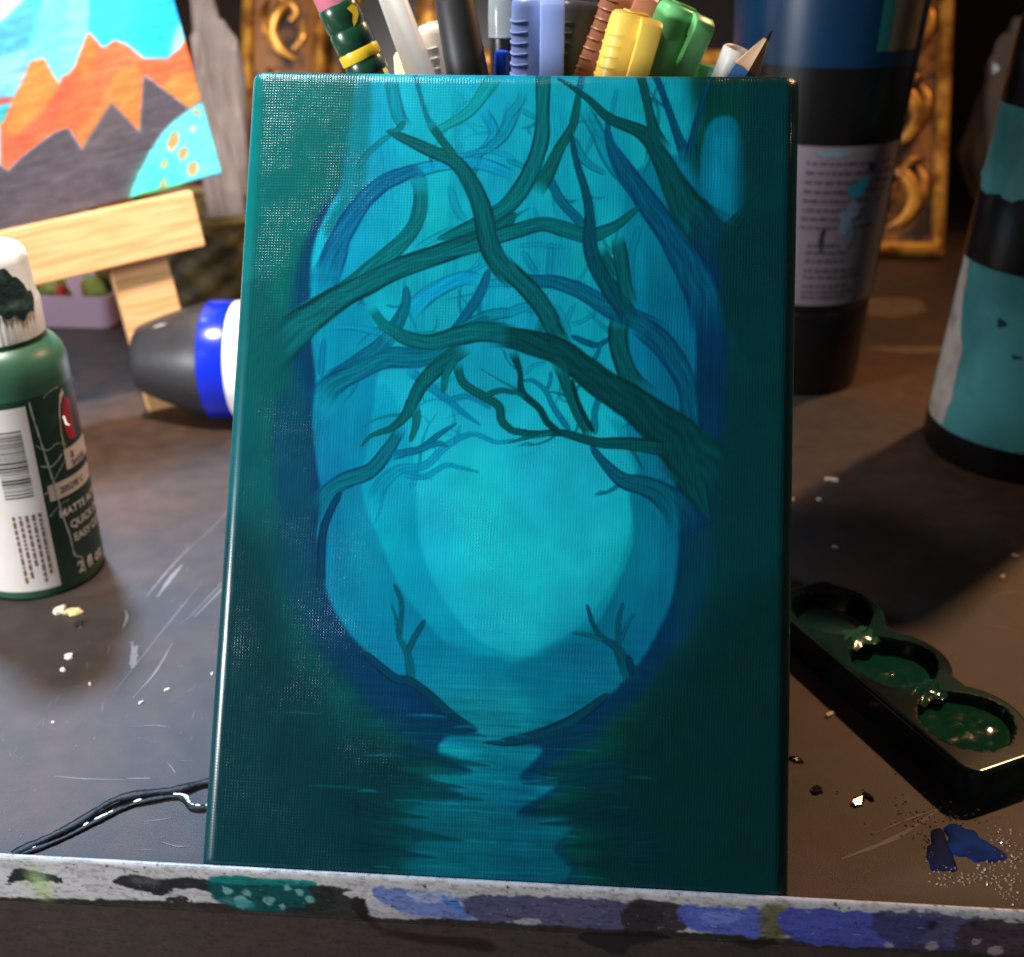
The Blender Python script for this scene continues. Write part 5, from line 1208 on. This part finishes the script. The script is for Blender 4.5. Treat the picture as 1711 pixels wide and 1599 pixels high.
# ------------------------------------------------------------------ tall dark bottle on its cap
def build_dark_bottle():
    t = thing("paint_bottle", "large dark blue and black squeeze bottle standing on its cap", "paint bottle", (174.7, 330.4, DESK))
    MB().lathe([(27, 0), (29.2, .8), (29.8, 3), (31.2, 38), (30.4, 38.8)], 72).build("cap", M_black, t)
    body = [(31.0, 39), (32.0, 42), (35.0, 108)]
    rad = lambda z: float(np.interp(z, [39, 42, 108, 140, 200], [31.0, 32.0, 35.0, 37.4, 41.0]))
    MB().lathe([(rad(z), z) for z in (39, 42, 60, 80, 108, 124, 138, 140)], 72, cap1=False).build("body", mat("black_tube", (12, 12, 14), rough=.3, coat=.2), t)
    MB().lathe([(rad(140), 140.05), (rad(150), 150), (rad(175), 175), (41, 200), (36, 206)], 72, cap0=False).build("blue_body", mat("deep_blue", (6, 44, 74), rough=.3, coat=.2, color2=(8, 28, 52), mix_scale=16), t)
    def patch(mb, d0, d1, z0, z1, off=.1, n=24, m_=1):
        zs = np.linspace(z0, z1, m_ + 1)
        vs = [((rad(z) + off) * math.sin(math.radians(d0 + (d1 - d0) * i / n)), -(rad(z) + off) * math.cos(math.radians(d0 + (d1 - d0) * i / n)), z) for z in zs for i in range(n + 1)]
        mb.add(vs, [(j * (n + 1) + i, j * (n + 1) + i + 1, (j + 1) * (n + 1) + i + 1, (j + 1) * (n + 1) + i) for j in range(m_) for i in range(n)])
    lb = MB(); patch(lb, -60, 62, 43, 110, .12, 40, 4)
    lab = lb.build("label", mat("grey_lilac_label", (112, 102, 112), rough=.55, var=.08), t)
    pr = MB(); rr = random.Random(21)
    z = 102.5
    rows = [(102.5, 56), (98.6, 58), (94.8, 58), (91, 56), (87.2, 52), (83.4, 50), (79.8, 44), (76.2, 46), (68.6, 20), (65.6, 24), (62, 26), (57.6, 34), (54.8, 40), (51, 30), (48.4, 34), (46, 30)]
    for z, end in rows:
        d = -14.0 + (6 if z < 70 else 0)
        while d < end - 4:
            w = rr.uniform(1.5, 6); patch(pr, d, min(d + w, end), z, z + rr.uniform(1.1, 1.5), .22, 3); d += w + rr.uniform(.8, 1.6)
    pr.build("small_print", mat("faded_ink", (72, 64, 74), rough=.5), lab)
    def blot(name, d, z, rx, rz, c, seed, off):
        rr = random.Random(seed); mb = MB(); n = 24; ph = [rr.uniform(0, 6) for _ in range(3)]
        vs = [((rad(z) + off) * math.sin(math.radians(d)), -(rad(z) + off) * math.cos(math.radians(d)), z)]
        for i in range(n):
            a = 2 * math.pi * i / n; q = 1 + .3 * math.sin(2 * a + ph[0]) + .2 * math.sin(3 * a + ph[1]) + .18 * math.sin(5 * a + ph[2])
            dd, zz = d + rx * q * math.cos(a), z + rz * q * math.sin(a)
            vs.append(((rad(zz) + off) * math.sin(math.radians(dd)), -(rad(zz) + off) * math.cos(math.radians(dd)), zz))
        mb.add(vs, [(0, 1 + i, 1 + (i + 1) % n) for i in range(n)])
        mb.build(name, mat("blot", c, rough=.4), lab)
    blot("paint_blot", 24, 93, 6, 4.5, (40, 132, 146), 1, .3); blot("paint_blot", 19, 81, 7, 6, (110, 128, 152), 2, .28); blot("paint_blot", 38, 84, 5, 8, (108, 118, 150), 3, .28)
    blot("paint_blot", 32, 101.5, 3, 2, (30, 26, 60), 4, .3); blot("paint_blot", 40, 102.5, 4.5, 2.6, (136, 92, 140), 5, .32); blot("paint_blot", 2, 72, 2.4, 4, (34, 46, 48), 6, .3)
    blot("paint_blot", 22, 73, 2.6, 5, (88, 112, 122), 7, .3); blot("paint_blot", 3, 107.3, 8, 1.6, (96, 128, 136), 8, .3)
    sw = MB(); patch(sw, 27, 54, 146, 174, .15, 20, 5); sw.build("swatch", mat("tan_swatch", (120, 104, 82), rough=.5, var=.15), t)
    sg = MB(); patch(sg, 20, 28, 146, 176, .2, 6, 5); sg.build("swatch", mat("teal_swatch", (24, 96, 92), rough=.5, var=.15), t)
build_dark_bottle()

# ------------------------------------------------------------------ teal and black tapered bottle on the right
def build_teal_bottle():
    t = thing("paint_bottle", "tapered bottle with teal and black bands at the right edge", "paint bottle", (255.6, 253.1, DESK))
    teal = mat("teal_paint", (92, 180, 188), rough=.38, color2=(70, 150, 158), mix_scale=26, var=.06)
    rad = lambda z: float(np.interp(z, [0, 6, 78, 108, 134, 162, 184], [36.5, 37.0, 33.0, 31.4, 30.0, 28.0, 12]))
    MB().lathe([(34, 0), (36.4, .8), (37.3, 2.5), (37.0, 12.6)], 96).build("base_shade_ring", M_black, t)  # black foot ring, made taller to carry the shadow below the bottle
    MB().lathe([(36.5, 12.7)] + [(rad(z), z) for z in (13, 30, 50, 78)], 96, cap1=False).build("lower_body", teal, t)
    MB().lathe([(rad(78) - .05, 78.02), (rad(78) + .6, 78.3), (rad(108) + .5, 107), (rad(108) - .3, 107.8)], 96).build("black_band", M_black, t)
    u = MB(); rr = random.Random(4); n = 96
    u.lathe([(rad(108), 107.9), (rad(110) + .2, 110), (rad(134) + .1, 134)], 96, cap0=False, cap1=False)
    # ragged lower hem of the upper teal band
    vs = []
    for i in range(n):
        a = 2 * math.pi * i / n; h = 104.6 + 1.8 * math.sin(5 * a) + 1.2 * math.sin(11 * a + 1) + rr.uniform(-.7, .7)
        for z, o in ((h, .75), (110, .45)): vs.append(((rad(z) + o) * math.cos(a), (rad(z) + o) * math.sin(a), z))
    u.add(vs, [(2 * i, 2 * ((i + 1) % n), 2 * ((i + 1) % n) + 1, 2 * i + 1) for i in range(n)])
    u.build("upper_band", teal, t)
    MB().lathe([(rad(134) - .1, 134.02), (rad(136) + .3, 134.6), (rad(162), 162), (24, 170), (13, 184), (9, 190)], 96).build("neck", M_black, t)
    # pale strip down the camera-left side: its lit edge put into the colour
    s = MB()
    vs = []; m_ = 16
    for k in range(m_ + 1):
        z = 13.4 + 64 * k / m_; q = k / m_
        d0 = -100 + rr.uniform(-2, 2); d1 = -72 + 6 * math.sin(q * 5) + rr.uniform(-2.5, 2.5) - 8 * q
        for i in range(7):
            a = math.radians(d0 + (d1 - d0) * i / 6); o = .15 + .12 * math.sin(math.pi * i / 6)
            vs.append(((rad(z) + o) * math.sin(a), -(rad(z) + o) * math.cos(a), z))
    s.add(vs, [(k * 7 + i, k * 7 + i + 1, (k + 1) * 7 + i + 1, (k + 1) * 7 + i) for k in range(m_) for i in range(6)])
    s.build("lit_edge_streak", mat("lit_edge_pale", (214, 208, 204), rough=.45, var=.08, color2=(176, 168, 160), mix_scale=70), t)
    b = MB()
    for d, z, rx, rz in ((-14, 56, 5.5, 5.0), (-46, 60, 3.0, 1.6), (-33, 49, 3.0, .6)):
        n = 20; ph = rr.uniform(0, 6); rows = []
        pt = lambda dd, zz: ((rad(zz) + .3) * math.sin(math.radians(dd)), -(rad(zz) + .3) * math.cos(math.radians(dd)), zz)
        vs = [pt(d, z)]
        for q0 in (.4, .75, 1.0):
            for i in range(n):
                a = 2 * math.pi * i / n; q = q0 * (1 + .22 * math.sin(3 * a + ph) + .1 * math.sin(7 * a))
                vs.append(pt(d + rx * q * math.cos(a), z + rz * q * math.sin(a)))
        b.add(vs, [(0, 1 + i, 1 + (i + 1) % n) for i in range(n)] + [(1 + k * n + i, 1 + (k + 1) * n + i, 1 + (k + 1) * n + (i + 1) % n, 1 + k * n + (i + 1) % n) for k in range(2) for i in range(n)])
    b.build("dark_smudge", mat("dark_teal_smudge", (26, 74, 84), rough=.4), t)
build_teal_bottle()

# ------------------------------------------------------------------ paint palette
def build_palette():
    t = thing("paint_palette", "clear plastic palette with three wells of wet dark green paint", "palette", (170.1, 85.1, DESK), rot=Quaternion((0, 0, 1), math.radians(-62.5)))
    Lh, Wh, H = 45.0, 15.4, 9.0
    xs = np.linspace(-Lh, Lh, 161); ys = np.linspace(-Wh, Wh, 65)
    X, Y = np.meshgrid(xs, ys)
    wells = [(-29, 0, 12.6), (-1, -.2, 12.6), (27, -.2, 12.6)]
    Z = np.full(X.shape, H)
    for cx, cy, r in wells:
        d = np.hypot(X - cx, (Y - cy)) / r
        Z = np.minimum(Z, 2.2 + (H - 2.2) * np.clip((d - .78) / .2, 0, 1) ** 1.5)
    # scalloped far side: the rim steps in between the wells
    sc = np.full(xs.shape, 0.0)
    for cx, cy, r in wells: sc = np.maximum(sc, np.sqrt(np.clip((r + 2.4) ** 2 - (xs - cx) ** 2, 0, None)))
    sc = np.clip(sc, 9.8, Wh)
    Yn = np.where(Y > 0, Y * (sc / Wh)[None, :], Y)
    endr = np.clip((Lh - np.abs(X)) / 6, 0, 1); sq = np.sqrt(1 - (1 - endr) ** 2) * .45 + .55
    Yn = Yn * sq
    ed = np.minimum(Wh - np.abs(Y), Lh - np.abs(X)); Z -= np.clip(1.0 - ed, 0, 1) ** 2 * .9
    h, w = X.shape
    vs = [tuple(q) for q in np.stack([X, Yn, Z], -1).reshape(-1, 3)]
    fs = [(j * w + i, j * w + i + 1, (j + 1) * w + i + 1, (j + 1) * w + i) for j in range(h - 1) for i in range(w - 1)]
    b = MB(); b.add(vs, fs)
    rim = [(0, i) for i in range(w)] + [(j, w - 1) for j in range(1, h)] + [(h - 1, i) for i in range(w - 2, -1, -1)] + [(j, 0) for j in range(h - 2, 0, -1)]
    k = len(rim); P = [(X[j, i] * 1.03, Yn[j, i] * 1.05, 0.0) for j, i in rim]; Q = [(X[j, i], Yn[j, i], Z[j, i]) for j, i in rim]
    b.add(P + Q, [(i, (i + 1) % k, k + (i + 1) % k, k + i) for i in range(k)] + [tuple(range(k - 1, -1, -1))])
    b.build("tray", mat("smoky_clear_plastic", (18, 60, 56), rough=.18, color2=(8, 26, 24), mix_scale=50, spec=.45), t)
    wet = [mat("teal_wash", (40, 104, 98), rough=.16, spec=.5, color2=(104, 100, 86), mix_scale=50, mix_lo=.42, mix_hi=.66, bump=.05, bump_scale=300),
           mat("wet_green_mix", (14, 72, 60), rough=.10, spec=.5, color2=(50, 78, 58), mix_scale=50, mix_lo=.5, mix_hi=.72, bump=.10, bump_scale=420),
           mat("wet_green", (8, 60, 44), rough=.10, spec=.5, color2=(12, 70, 54), mix_scale=60, bump=.12, bump_scale=420)]
    rr = random.Random(8)
    for (cx, cy, r), m, lvl, seed in zip(wells, wet, (2.7, 5.0, 6.6), (1, 2, 3)):
        p = MB(); n, rings = 48, 14
        ext = r * (.80 if lvl < 4 else .93 if lvl < 7 else 1.0)
        vs = [(cx, cy, lvl)]
        g = np.random.default_rng(seed); N = vnoise(64, 64, (7, 7), g) + .5 * vnoise(64, 64, (3, 3), g)
        for q in range(1, rings + 1):
            for i in range(n):
                a = 2 * math.pi * i / n; rr_ = ext * q / rings * (1 + .03 * math.sin(4 * a + seed))
                x, y = rr_ * math.cos(a), rr_ * math.sin(a)
                z = lvl + (N[int(32 + 25 * x / r) % 64, int(32 + 25 * y / r) % 64] - .75) * (.4 if lvl > 4 else .15) * (1 - (q / rings) ** 6)
                vs.append((cx + x, cy + y, z))
        fs = [(0, 1 + i, 1 + (i + 1) % n) for i in range(n)]
        fs += [(1 + (q - 1) * n + i, 1 + (q - 1) * n + (i + 1) % n, 1 + q * n + (i + 1) % n, 1 + q * n + i) for q in range(1, rings) for i in range(n)]
        fs = [tuple(reversed(f)) for f in fs]
        p.add(vs, fs); p.build("wet_paint", m, t)
    # paint dragged over the bridges between the wells
    for cx, m in ((-15, wet[0]), (13, wet[1])):
        p = MB(); vs = []
        for i in range(15):
            for j in range(9):
                u, v = i / 14 * 2 - 1, j / 8 * 2 - 1
                vs.append((cx + 4.2 * u + .8 * math.sin(v * 5), 6.5 * v * (1 - .25 * u * u) - 1.5, H + .25 - .55 * (u * u + v * v) + .2 * math.sin(7 * u + 4 * v)))
        p.add(vs, [(i * 9 + j, (i + 1) * 9 + j, (i + 1) * 9 + j + 1, i * 9 + j + 1) for i in range(14) for j in range(8)])
        p.build("paint_smear", m, t)
build_palette()

# ------------------------------------------------------------------ spill, crumbs, flakes, peeled strip
def flat_blob(c, rx, ry, seed, hgt, rot=0.0, lobes=.22, n=48):
    rr = random.Random(seed); ph = [rr.uniform(0, 6.3) for _ in range(5)]
    vs = [(0, 0, hgt)]; rings = ((.45, 1), (.8, .85), (.95, .45), (1, 0))
    for q, hh in rings:
        for i in range(n):
            a = 2 * math.pi * i / n
            k = q * (1 + lobes * math.sin(2 * a + ph[0]) + lobes * math.sin(3 * a + ph[1]) + .6 * lobes * math.sin(5 * a + ph[2]) + .4 * lobes * math.sin(9 * a + ph[3]))
            x, y = rx * k * math.cos(a), ry * k * math.sin(a)
            vs.append((x * math.cos(rot) - y * math.sin(rot), x * math.sin(rot) + y * math.cos(rot), .02 + hgt * hh * (1 + .1 * math.sin(5 * a + ph[4]))))
    fs = [(0, 1 + i, 1 + (i + 1) % n) for i in range(n)]
    for q in range(len(rings) - 1):
        fs += [(1 + q * n + i, 1 + (q + 1) * n + i, 1 + (q + 1) * n + (i + 1) % n, 1 + q * n + (i + 1) % n) for i in range(n)]
    mb = MB(); mb.add(vs, fs); return mb
o = flat_blob(None, 5.4, 6.2, 33, .3, .4, .15).build("paint_spill", mat("wet_blue_paint", (4, 58, 140), rough=.6, spec=.05, color2=(8, 40, 100), mix_scale=120, bump_scale=300))
o.location = Vector((174.7, 24.9, DESK)) * MM
tag(o, "small spill of blue paint on the desk below the palette", "paint spill")
o = flat_blob(None, 3.4, 6.2, 38, .25, -.3, .17).build("paint_spill", mat("dark_navy_paint", (16, 32, 76), rough=.6, spec=.05))
o.location = Vector((167.0, 21.8, DESK)) * MM
tag(o, "dark navy dried smear just left of the blue paint spill", "paint spill")

def crumb_mesh(rr, n_, spots, s0, s1):
    b = MB()
    for k in range(n_):
        cx, cy, sx, sy = rr.choice(spots)
        x, y, z = rr.gauss(cx, sx), rr.gauss(cy, sy), DESK
        s = rr.uniform(s0, s1); a = rr.uniform(0, 6.3)
        pts = []
        for i in range(5):
            t = a + 2 * math.pi * i / 5; pts.append((x + s * rr.uniform(.6, 1.2) * math.cos(t), y + s * rr.uniform(.6, 1.2) * math.sin(t), z + .02))
        pts += [(x + rr.uniform(-.3, .3) * s, y + rr.uniform(-.3, .3) * s, z + s * rr.uniform(.7, 1.4))]
        b.add(pts, [(i, (i + 1) % 5, 5) for i in range(5)])
    return b
spots = [(*(164.4, 26.4, DESK)[:2], 1.2, 4), (*(167.5, 14.0, DESK)[:2], 2.5, 2), (*(174.7, 14.6, DESK)[:2], 4, 1.6), (*(179.9, 9.4, DESK)[:2], 3.0, 2.2), (*(183.0, 26.4, DESK)[:2], 2, 4), (*(173.7, 33.6, DESK)[:2], 5, 1.5), (*(162.4, 36.7, DESK)[:2], 7, 5), (*(178.9, 18.2, DESK)[:2], 3, 3)]
o = crumb_mesh(random.Random(12), 330, spots, .16, .5).build("paint_crumbs", mat("shiny_crumb", (150, 132, 112), rough=.12, coat=1), smooth=False)
tag(o, "shiny crumbs of dried paint scattered round the blue spill", None, kind="stuff")

FLAKES_RIGHT = [((175.2, 217.4, DESK), 1.7), ((158.1, 199.8, DESK), .8), ((167.6, 200.5, DESK), .9), ((167.4, 164.8, DESK), 1.0), ((218.6, 148.8, DESK), 1.2), ((227.1, 163.1, DESK), 1.0), ((150.0, 71.8, DESK), 1.2)]
FLAKES_DARK = [((138.2, 52.5, DESK), 1.5), ((141.8, 41.3, DESK), 1.7), ((151.0, 37.7, DESK), 1.9), ((154.1, 39.8, DESK), 1.2)]
FLAKES_LEFT = [((-67.7, 83.5, DESK), 1.4), ((-66.6, 76.8, DESK), .9), ((-38.6, 63.5, DESK), .6), ((-56.1, 70.7, DESK), .5), ((-33.4, 69.7, DESK), .6), ((-23.1, 77.9, DESK), .5), ((-59.2, 53.2, DESK), .5), ((-17.0, 108.9, DESK), .6)]
def flake(seed, s, el=1.6, hgt=.45):
    rr = random.Random(seed); n = 9; vs = []
    for z, q in ((.02, 1), (hgt, .8)):
        for i in range(n):
            a = 2 * math.pi * i / n; k = q * (1 + .35 * math.sin(2 * a + seed) + rr.uniform(-.2, .2)); vs.append((s * el * k * math.cos(a), s * k * math.sin(a), z + (.3 * s * abs(math.cos(a)) * (z > .1))))
    fs = [tuple(range(n - 1, -1, -1)), tuple(range(n, 2 * n))] + [(i, (i + 1) % n, n + (i + 1) % n, n + i) for i in range(n)]
    return MB().add(vs, fs)
m_dark = mat("dark_paint_flake", (30, 24, 20), rough=.2, coat=.7)
def flakes(lst, m, label, group, seed0):
    for i, (p, s) in enumerate(lst):
        o = flake(seed0 + i, s * .8, 1.3 if s < 1 else 1.5).build("paint_flake", m, smooth=False)
        o.location = Vector(p) * MM; o.rotation_euler = (0, 0, (i * 1.7) % 3.1)
        tag(o, label, "paint flake", group)
flakes(FLAKES_RIGHT, M_flake, "tiny pale paint flake lying on the brown desk right of the forest painting", "pale flakes on the right of the desk", 40)
flakes(FLAKES_DARK, m_dark, "small glossy dark paint drop on the desk close to the forest painting's right edge", "dark drops beside the painting", 60)
flakes(FLAKES_LEFT, mat("white_flake", (224, 220, 214), rough=.5), "tiny white paint speck lying on the grey lit desk left of the forest painting", "white specks on the left of the desk", 80)
for p, c, lab, s in (((-80.7, 107.4, DESK), (226, 214, 196), "cream paint chip lying nearest the green paint bottle", 1.7), ((-76.3, 106.6, DESK), (222, 196, 140), "yellowish paint chip beside the cream chip near the green bottle", 1.9), ((-71.7, 100.1, DESK), (30, 28, 30), "black square paint chip on the desk right of two pale chips", 2.0)):
    o = flake(int(p[0] * 7) % 97, s, 1.5 if c[0] > 100 else 1.0, .5).build("paint_chip", mat("chip", c, rough=.45), smooth=False)
    o.location = Vector(p) * MM; o.rotation_euler = (0, 0, .7); tag(o, lab, "paint chip")

def peeled_strip():
    t = thing("dried_paint_strip", "black strip of peeled dried paint running to the painting's corner", "paint strip", (-29.3, 20.2, DESK))
    c = Vector((-29.3, 20.2, DESK))
    def rel(pts): return [(x - c.x, y - c.y, z) for x, y, z in pts]
    a = [(*(-47.9, 5.3, DESK)[:2], .5), (*(-41.7, 10.9, DESK)[:2], .8), (*(-36.5, 16.1, DESK)[:2], 1.0), (*(-30.9, 23.8, DESK)[:2], 1.2), (*(-23.1, 27.4, DESK)[:2], 1.0), (*(-16.4, 29.0, DESK)[:2], 1.1), (*(-10.8, 32.2, DESK)[:2], 1.0), (*(-4.6, 33.6, DESK)[:2], .7)]
    b_ = [(*(-45.8, 5.6, DESK)[:2], .4), (*(-38.6, 10.9, DESK)[:2], .5), (*(-32.9, 17.1, DESK)[:2], .5), (*(-26.2, 23.3, DESK)[:2], .6), (*(-19.0, 26.4, DESK)[:2], .7), (*(-14.4, 26.7, DESK)[:2], .6), (*(-11.3, 23.5, DESK)[:2], .8), (*(-6.7, 23.9, DESK)[:2], .6), (*(-2.5, 25.4, DESK)[:2], .5)]
    m = mat("black_dried_paint", (14, 14, 17), rough=.5, spec=.3, bump=.5, bump_scale=500)
    for pts, w in ((a, 1.5), (b_, .9)):
        P = spline(rel(pts), 8); rr = random.Random(3)
        mb = MB(); mb.tube([tuple(q) for q in P], [w * (.75 + .4 * math.sin(i * .5) * .4 + rr.uniform(-.1, .15)) for i in range(len(P))], 8, flat=.45)
        mb.build("strand", m, t)
    rr = random.Random(15); fl = MB()
    P = spline(rel(b_), 14)
    for i in list(range(4, len(P) - 6, 5)) + [30, 31, 32, 72, 73, 74, 80, 82, 96, 97]:
        if i >= len(P) or rr.random() < .5: continue
        x, y, z = P[i]; s = rr.uniform(.3, .85); vs = []
        tx = P[min(i + 1, len(P) - 1)] - P[i - 1]; an = math.atan2(tx[1], tx[0])
        for k in range(7):
            q = 2 * math.pi * k / 7; u, v = s * 1.8 * math.cos(q) * rr.uniform(.6, 1.1), s * .7 * math.sin(q) * rr.uniform(.6, 1.1)
            vs.append((x + u * math.cos(an) - v * math.sin(an), y + .35 + u * math.sin(an) + v * math.cos(an), z + .42 + rr.uniform(0, .1)))
        fl.add(vs, [tuple(range(7))])
    fl.build("white_fleck", mat("white_fleck", (222, 220, 222), rough=.4), t, False)
peeled_strip()

# ------------------------------------------------------------------ gilt picture frame leaning behind
def build_frame():
    lam = math.radians(25)
    ex, ey = Vector((1, 0, 0)), Vector((0, math.sin(lam), math.cos(lam))); ez = ex.cross(ey)
    t = thing("picture_frame", "ornate gilt picture frame leaning behind the pens", "picture frame", (75, 533.4, DESK + .4), rot=Matrix((ex, ey, ez)).transposed().to_quaternion())
    X0, X1, Hh = -221.5, 220.5, 330.0
    def bar_loop(mb, x0, x1, y0, y1, w, prof):
        """mitred rectangular moulding; prof: (fraction across, height)"""
        rings = []
        for f, z in prof:
            d = w * f
            rings.append([(x0 + d, y0 + d, z), (x1 - d, y0 + d, z), (x1 - d, y1 - d, z), (x0 + d, y1 - d, z)])
        vs = [p for r in rings for p in r]
        fs = [(j * 4 + i, j * 4 + (i + 1) % 4, (j + 1) * 4 + (i + 1) % 4, (j + 1) * 4 + i) for j in range(len(rings) - 1) for i in range(4)]
        mb.add(vs, fs)
    rnd = [(0, 0), (0, 5), (.12, 7.6), (.3, 9.2), (.5, 9.8), (.7, 9.2), (.88, 7.6), (1, 5), (1, 0)]
    b = MB(); bar_loop(b, X0, X1, 0, Hh, 8.5, rnd); b.build("outer_moulding", M_gold, t)
    b = MB(); bar_loop(b, X0 + 8.5, X1 - 8.5, 8.5, Hh - 8.5, 38, [(0, 4), (.1, 2.2), (.5, 1.2), (.9, 2.2), (1, 4)])
    band = b.build("carved_band", M_golddark, t)
    for off, w, m in ((46.5, 9, M_gold), (56.5, 12, M_golddark), (69.5, 7, M_gold)):
        b = MB(); bar_loop(b, X0 + off, X1 - off, off, Hh - off, w, [(f, z * .9 + 1) for f, z in rnd]); b.build("inner_moulding", m, t)
    b = MB(); bar_loop(b, X0 + 112, X1 - 60, 106, Hh - 60, 17, [(f, z * 1.0 + 4) for f, z in rnd]); b.build("liner_moulding", M_gold, t)
    b = MB(); b.box(X0 + 60, X1 - 60, 60, Hh - 60, -2, 1.2); b.build("picture", mat("dark_picture", (26, 20, 18), rough=.35, var=.4, var_scale=20), t, False)
    b = MB(); b.box(X0 + 2, X1 - 2, 2, Hh - 2, -4, -2.3); b.build("backing", mat("board_back", (60, 44, 32), rough=.8), t, False)
    # acanthus scrolls carved along the band
    def scroll(px, py, rot, flip, sc):
        mb = MB()
        def crv(pts, rad): mb.tube([(px + sc * flip * (x * math.cos(rot) - y * math.sin(rot)), py + sc * (x * math.sin(rot) + y * math.cos(rot)), z) for x, y, z in spline(pts, 6)],
                                   [sc * q for q in spline([(v, 0) for v in rad], 6)[:, 0]], 8, .8)
        crv([(-8, -22, 3), (2, -16, 5), (8, -4, 6), (4, 8, 6.5), (-4, 14, 5), (-8, 8, 4), (-4, 3, 4.5)], [1.2, 3.4, 4.6, 4.2, 3.0, 2.2, 1.4])
        crv([(4, -12, 4), (12, -4, 6), (14, 8, 6), (10, 18, 4)], [1, 2.6, 2.4, .6])
        crv([(-2, 10, 4), (4, 20, 5.5), (12, 24, 4)], [1, 2.6, .6])
        crv([(-6, -16, 3), (-13, -8, 4.5), (-13, 4, 4)], [1, 2.4, .6])
        mb.build("carved_scroll", M_gold, band)
    k = 0
    for y in np.arange(38, 320, 50):
        scroll(X0 + 27, y, 0, -1, .95); scroll(X1 - 27, y, 0, 1, .95)
    for x in np.arange(X0 + 66, X1 - 50, 52):
        scroll(x, 27, math.radians(90), 1, .9)
build_frame()

# ------------------------------------------------------------------ things in the shadows at the back
def crumple(name, m, size, seed, amp=.35, sub=4):
    bm = bmesh.new(); bmesh.ops.create_icosphere(bm, subdivisions=sub, radius=1)
    rr = np.random.default_rng(seed); D = rr.normal(size=(26, 3)); D /= np.linalg.norm(D, axis=1)[:, None]; off = rr.uniform(.45, 1.0, 26)
    for v in bm.verts:
        p = np.array(v.co); dots = D @ p
        cut = min([o_ / d for d, o_ in zip(dots, off) if d > .2] + [1.2])
        k = min(1.15, cut) * (1 + amp * .12 * math.sin(9 * p[0] + 7 * p[1] + seed) * math.sin(8 * p[2] + 5 * p[0]))
        v.co = Vector((p[0] * k * size[0], p[1] * k * size[1], p[2] * k * size[2])) * MM
    zmin = min(v.co.z for v in bm.verts)
    for v in bm.verts: v.co.z -= zmin
    me = bpy.data.meshes.new(name); bm.to_mesh(me); bm.free()
    return link(name, me, m, None, False)
o = crumple("crumpled_bag", mat("pale_bag", (132, 116, 110), rough=.5, var=.12, sub=.1), (17, 20, 96), 5, .6)
o.location = Vector((-132, 470, DESK)) * MM
tag(o, "pale crumpled bag behind the cliff painting next to the gilt frame", "bag")
o = crumple("fabric_scrap", mat("dark_red_cloth", (84, 18, 26), rough=.8, var=.2), (26, 16, 80), 15, .4, 3)
o.location = Vector((-168, 480, DESK)) * MM
tag(o, "dark red scrap of cloth behind the cliff painting's right edge", "cloth")
def basket():
    t = thing("woven_basket", "low olive brown woven basket behind the easel ledge", "basket", (-140, 425, DESK))
    R, H = 52, 50
    bm = bmesh.new(); me = None
    nu, nv = 150, 40; vs = []; fs = []
    for j in range(nv):
        z = H * j / (nv - 1)
        for i in range(nu):
            a = 2 * math.pi * i / nu
            wv = 1.7 * math.sin(15 * a + (math.pi if int(z / 7) % 2 else 0)) * math.sin(math.pi * (z % 7) / 7)
            r = R + .06 * z + wv; vs.append((r * math.cos(a), r * .7 * math.sin(a), z))
    fs = [(j * nu + i, j * nu + (i + 1) % nu, (j + 1) * nu + (i + 1) % nu, (j + 1) * nu + i) for j in range(nv - 1) for i in range(nu)]
    fs.append(tuple(range(nu - 1, -1, -1)))
    MB().add(vs, fs).build("wicker_wall", mat("olive_wicker", (92, 76, 34), rough=.6, color2=(54, 42, 20), mix_scale=60, bump=.5, bump_scale=300), t)
    MB().tube([((R + 3) * math.cos(a), (R + 3) * .7 * math.sin(a), H) for a in np.linspace(0, 2 * math.pi, 60)], 3.2, 8).build("rim", mat("olive_rim", (104, 86, 40), rough=.6, bump=.5), t)
basket()
def box_tray():
    t = thing("plastic_box", "shallow lilac clear plastic box behind the green paint bottle", "box", (-194.2, 389.2, DESK))
    o_, i_ = rounded_rect(-30, 30, -22, 22, 6), rounded_rect(-28.6, 28.6, -20.6, 20.6, 5); n = len(o_); H = 17
    vs = [(x * (1 if z else .94), y * (1 if z else .94), z) for z in (0, H) for x, y in o_] + [(x, y, z) for z in (1.4, H) for x, y in i_]
    fs = []
    for k in range(n):
        k2 = (k + 1) % n; fs += [(k, k2, n + k2, n + k), (3 * n + k, 3 * n + k2, 2 * n + k2, 2 * n + k), (n + k, n + k2, 3 * n + k2, 3 * n + k)]
    fs += [tuple(range(n - 1, -1, -1)), tuple(2 * n + k for k in range(n))]
    MB().add(vs, fs).build("tray_wall", mat("lilac_plastic", (176, 148, 166), rough=.25, sub=.2), t)
box_tray()
p = Vector((-194.2, 389.2, DESK))
for i, (dx, dy, s, c, lab) in enumerate((( -12, 2, (14, 12, 15), (96, 104, 34), "olive green crumpled scrap inside the lilac box"), (12, 5, (12, 10, 13), (120, 128, 48), "yellow green crumpled scrap at the right of the lilac box"), (-2, -9, (7, 6, 10), (150, 30, 28), "red crumpled scrap at the front of the lilac box"))):
    o = crumple("paper_scrap", mat("scrap", c, rough=.6, var=.2), s, 30 + i, .5, 3)
    o.location = (p + Vector((dx, dy, 1.6))) * MM
    tag(o, lab, "paper scrap")
o = crumple("plastic_wrap", mat("clear_film", (150, 128, 112), rough=.12, alpha=.35, spec=.8, coat=1), (44, 30, 74), 44, .8)
o.location = Vector((352, 610, DESK)) * MM
tag(o, "crumpled clear plastic wrap in the dark corner right of the gilt frame", "plastic wrap")
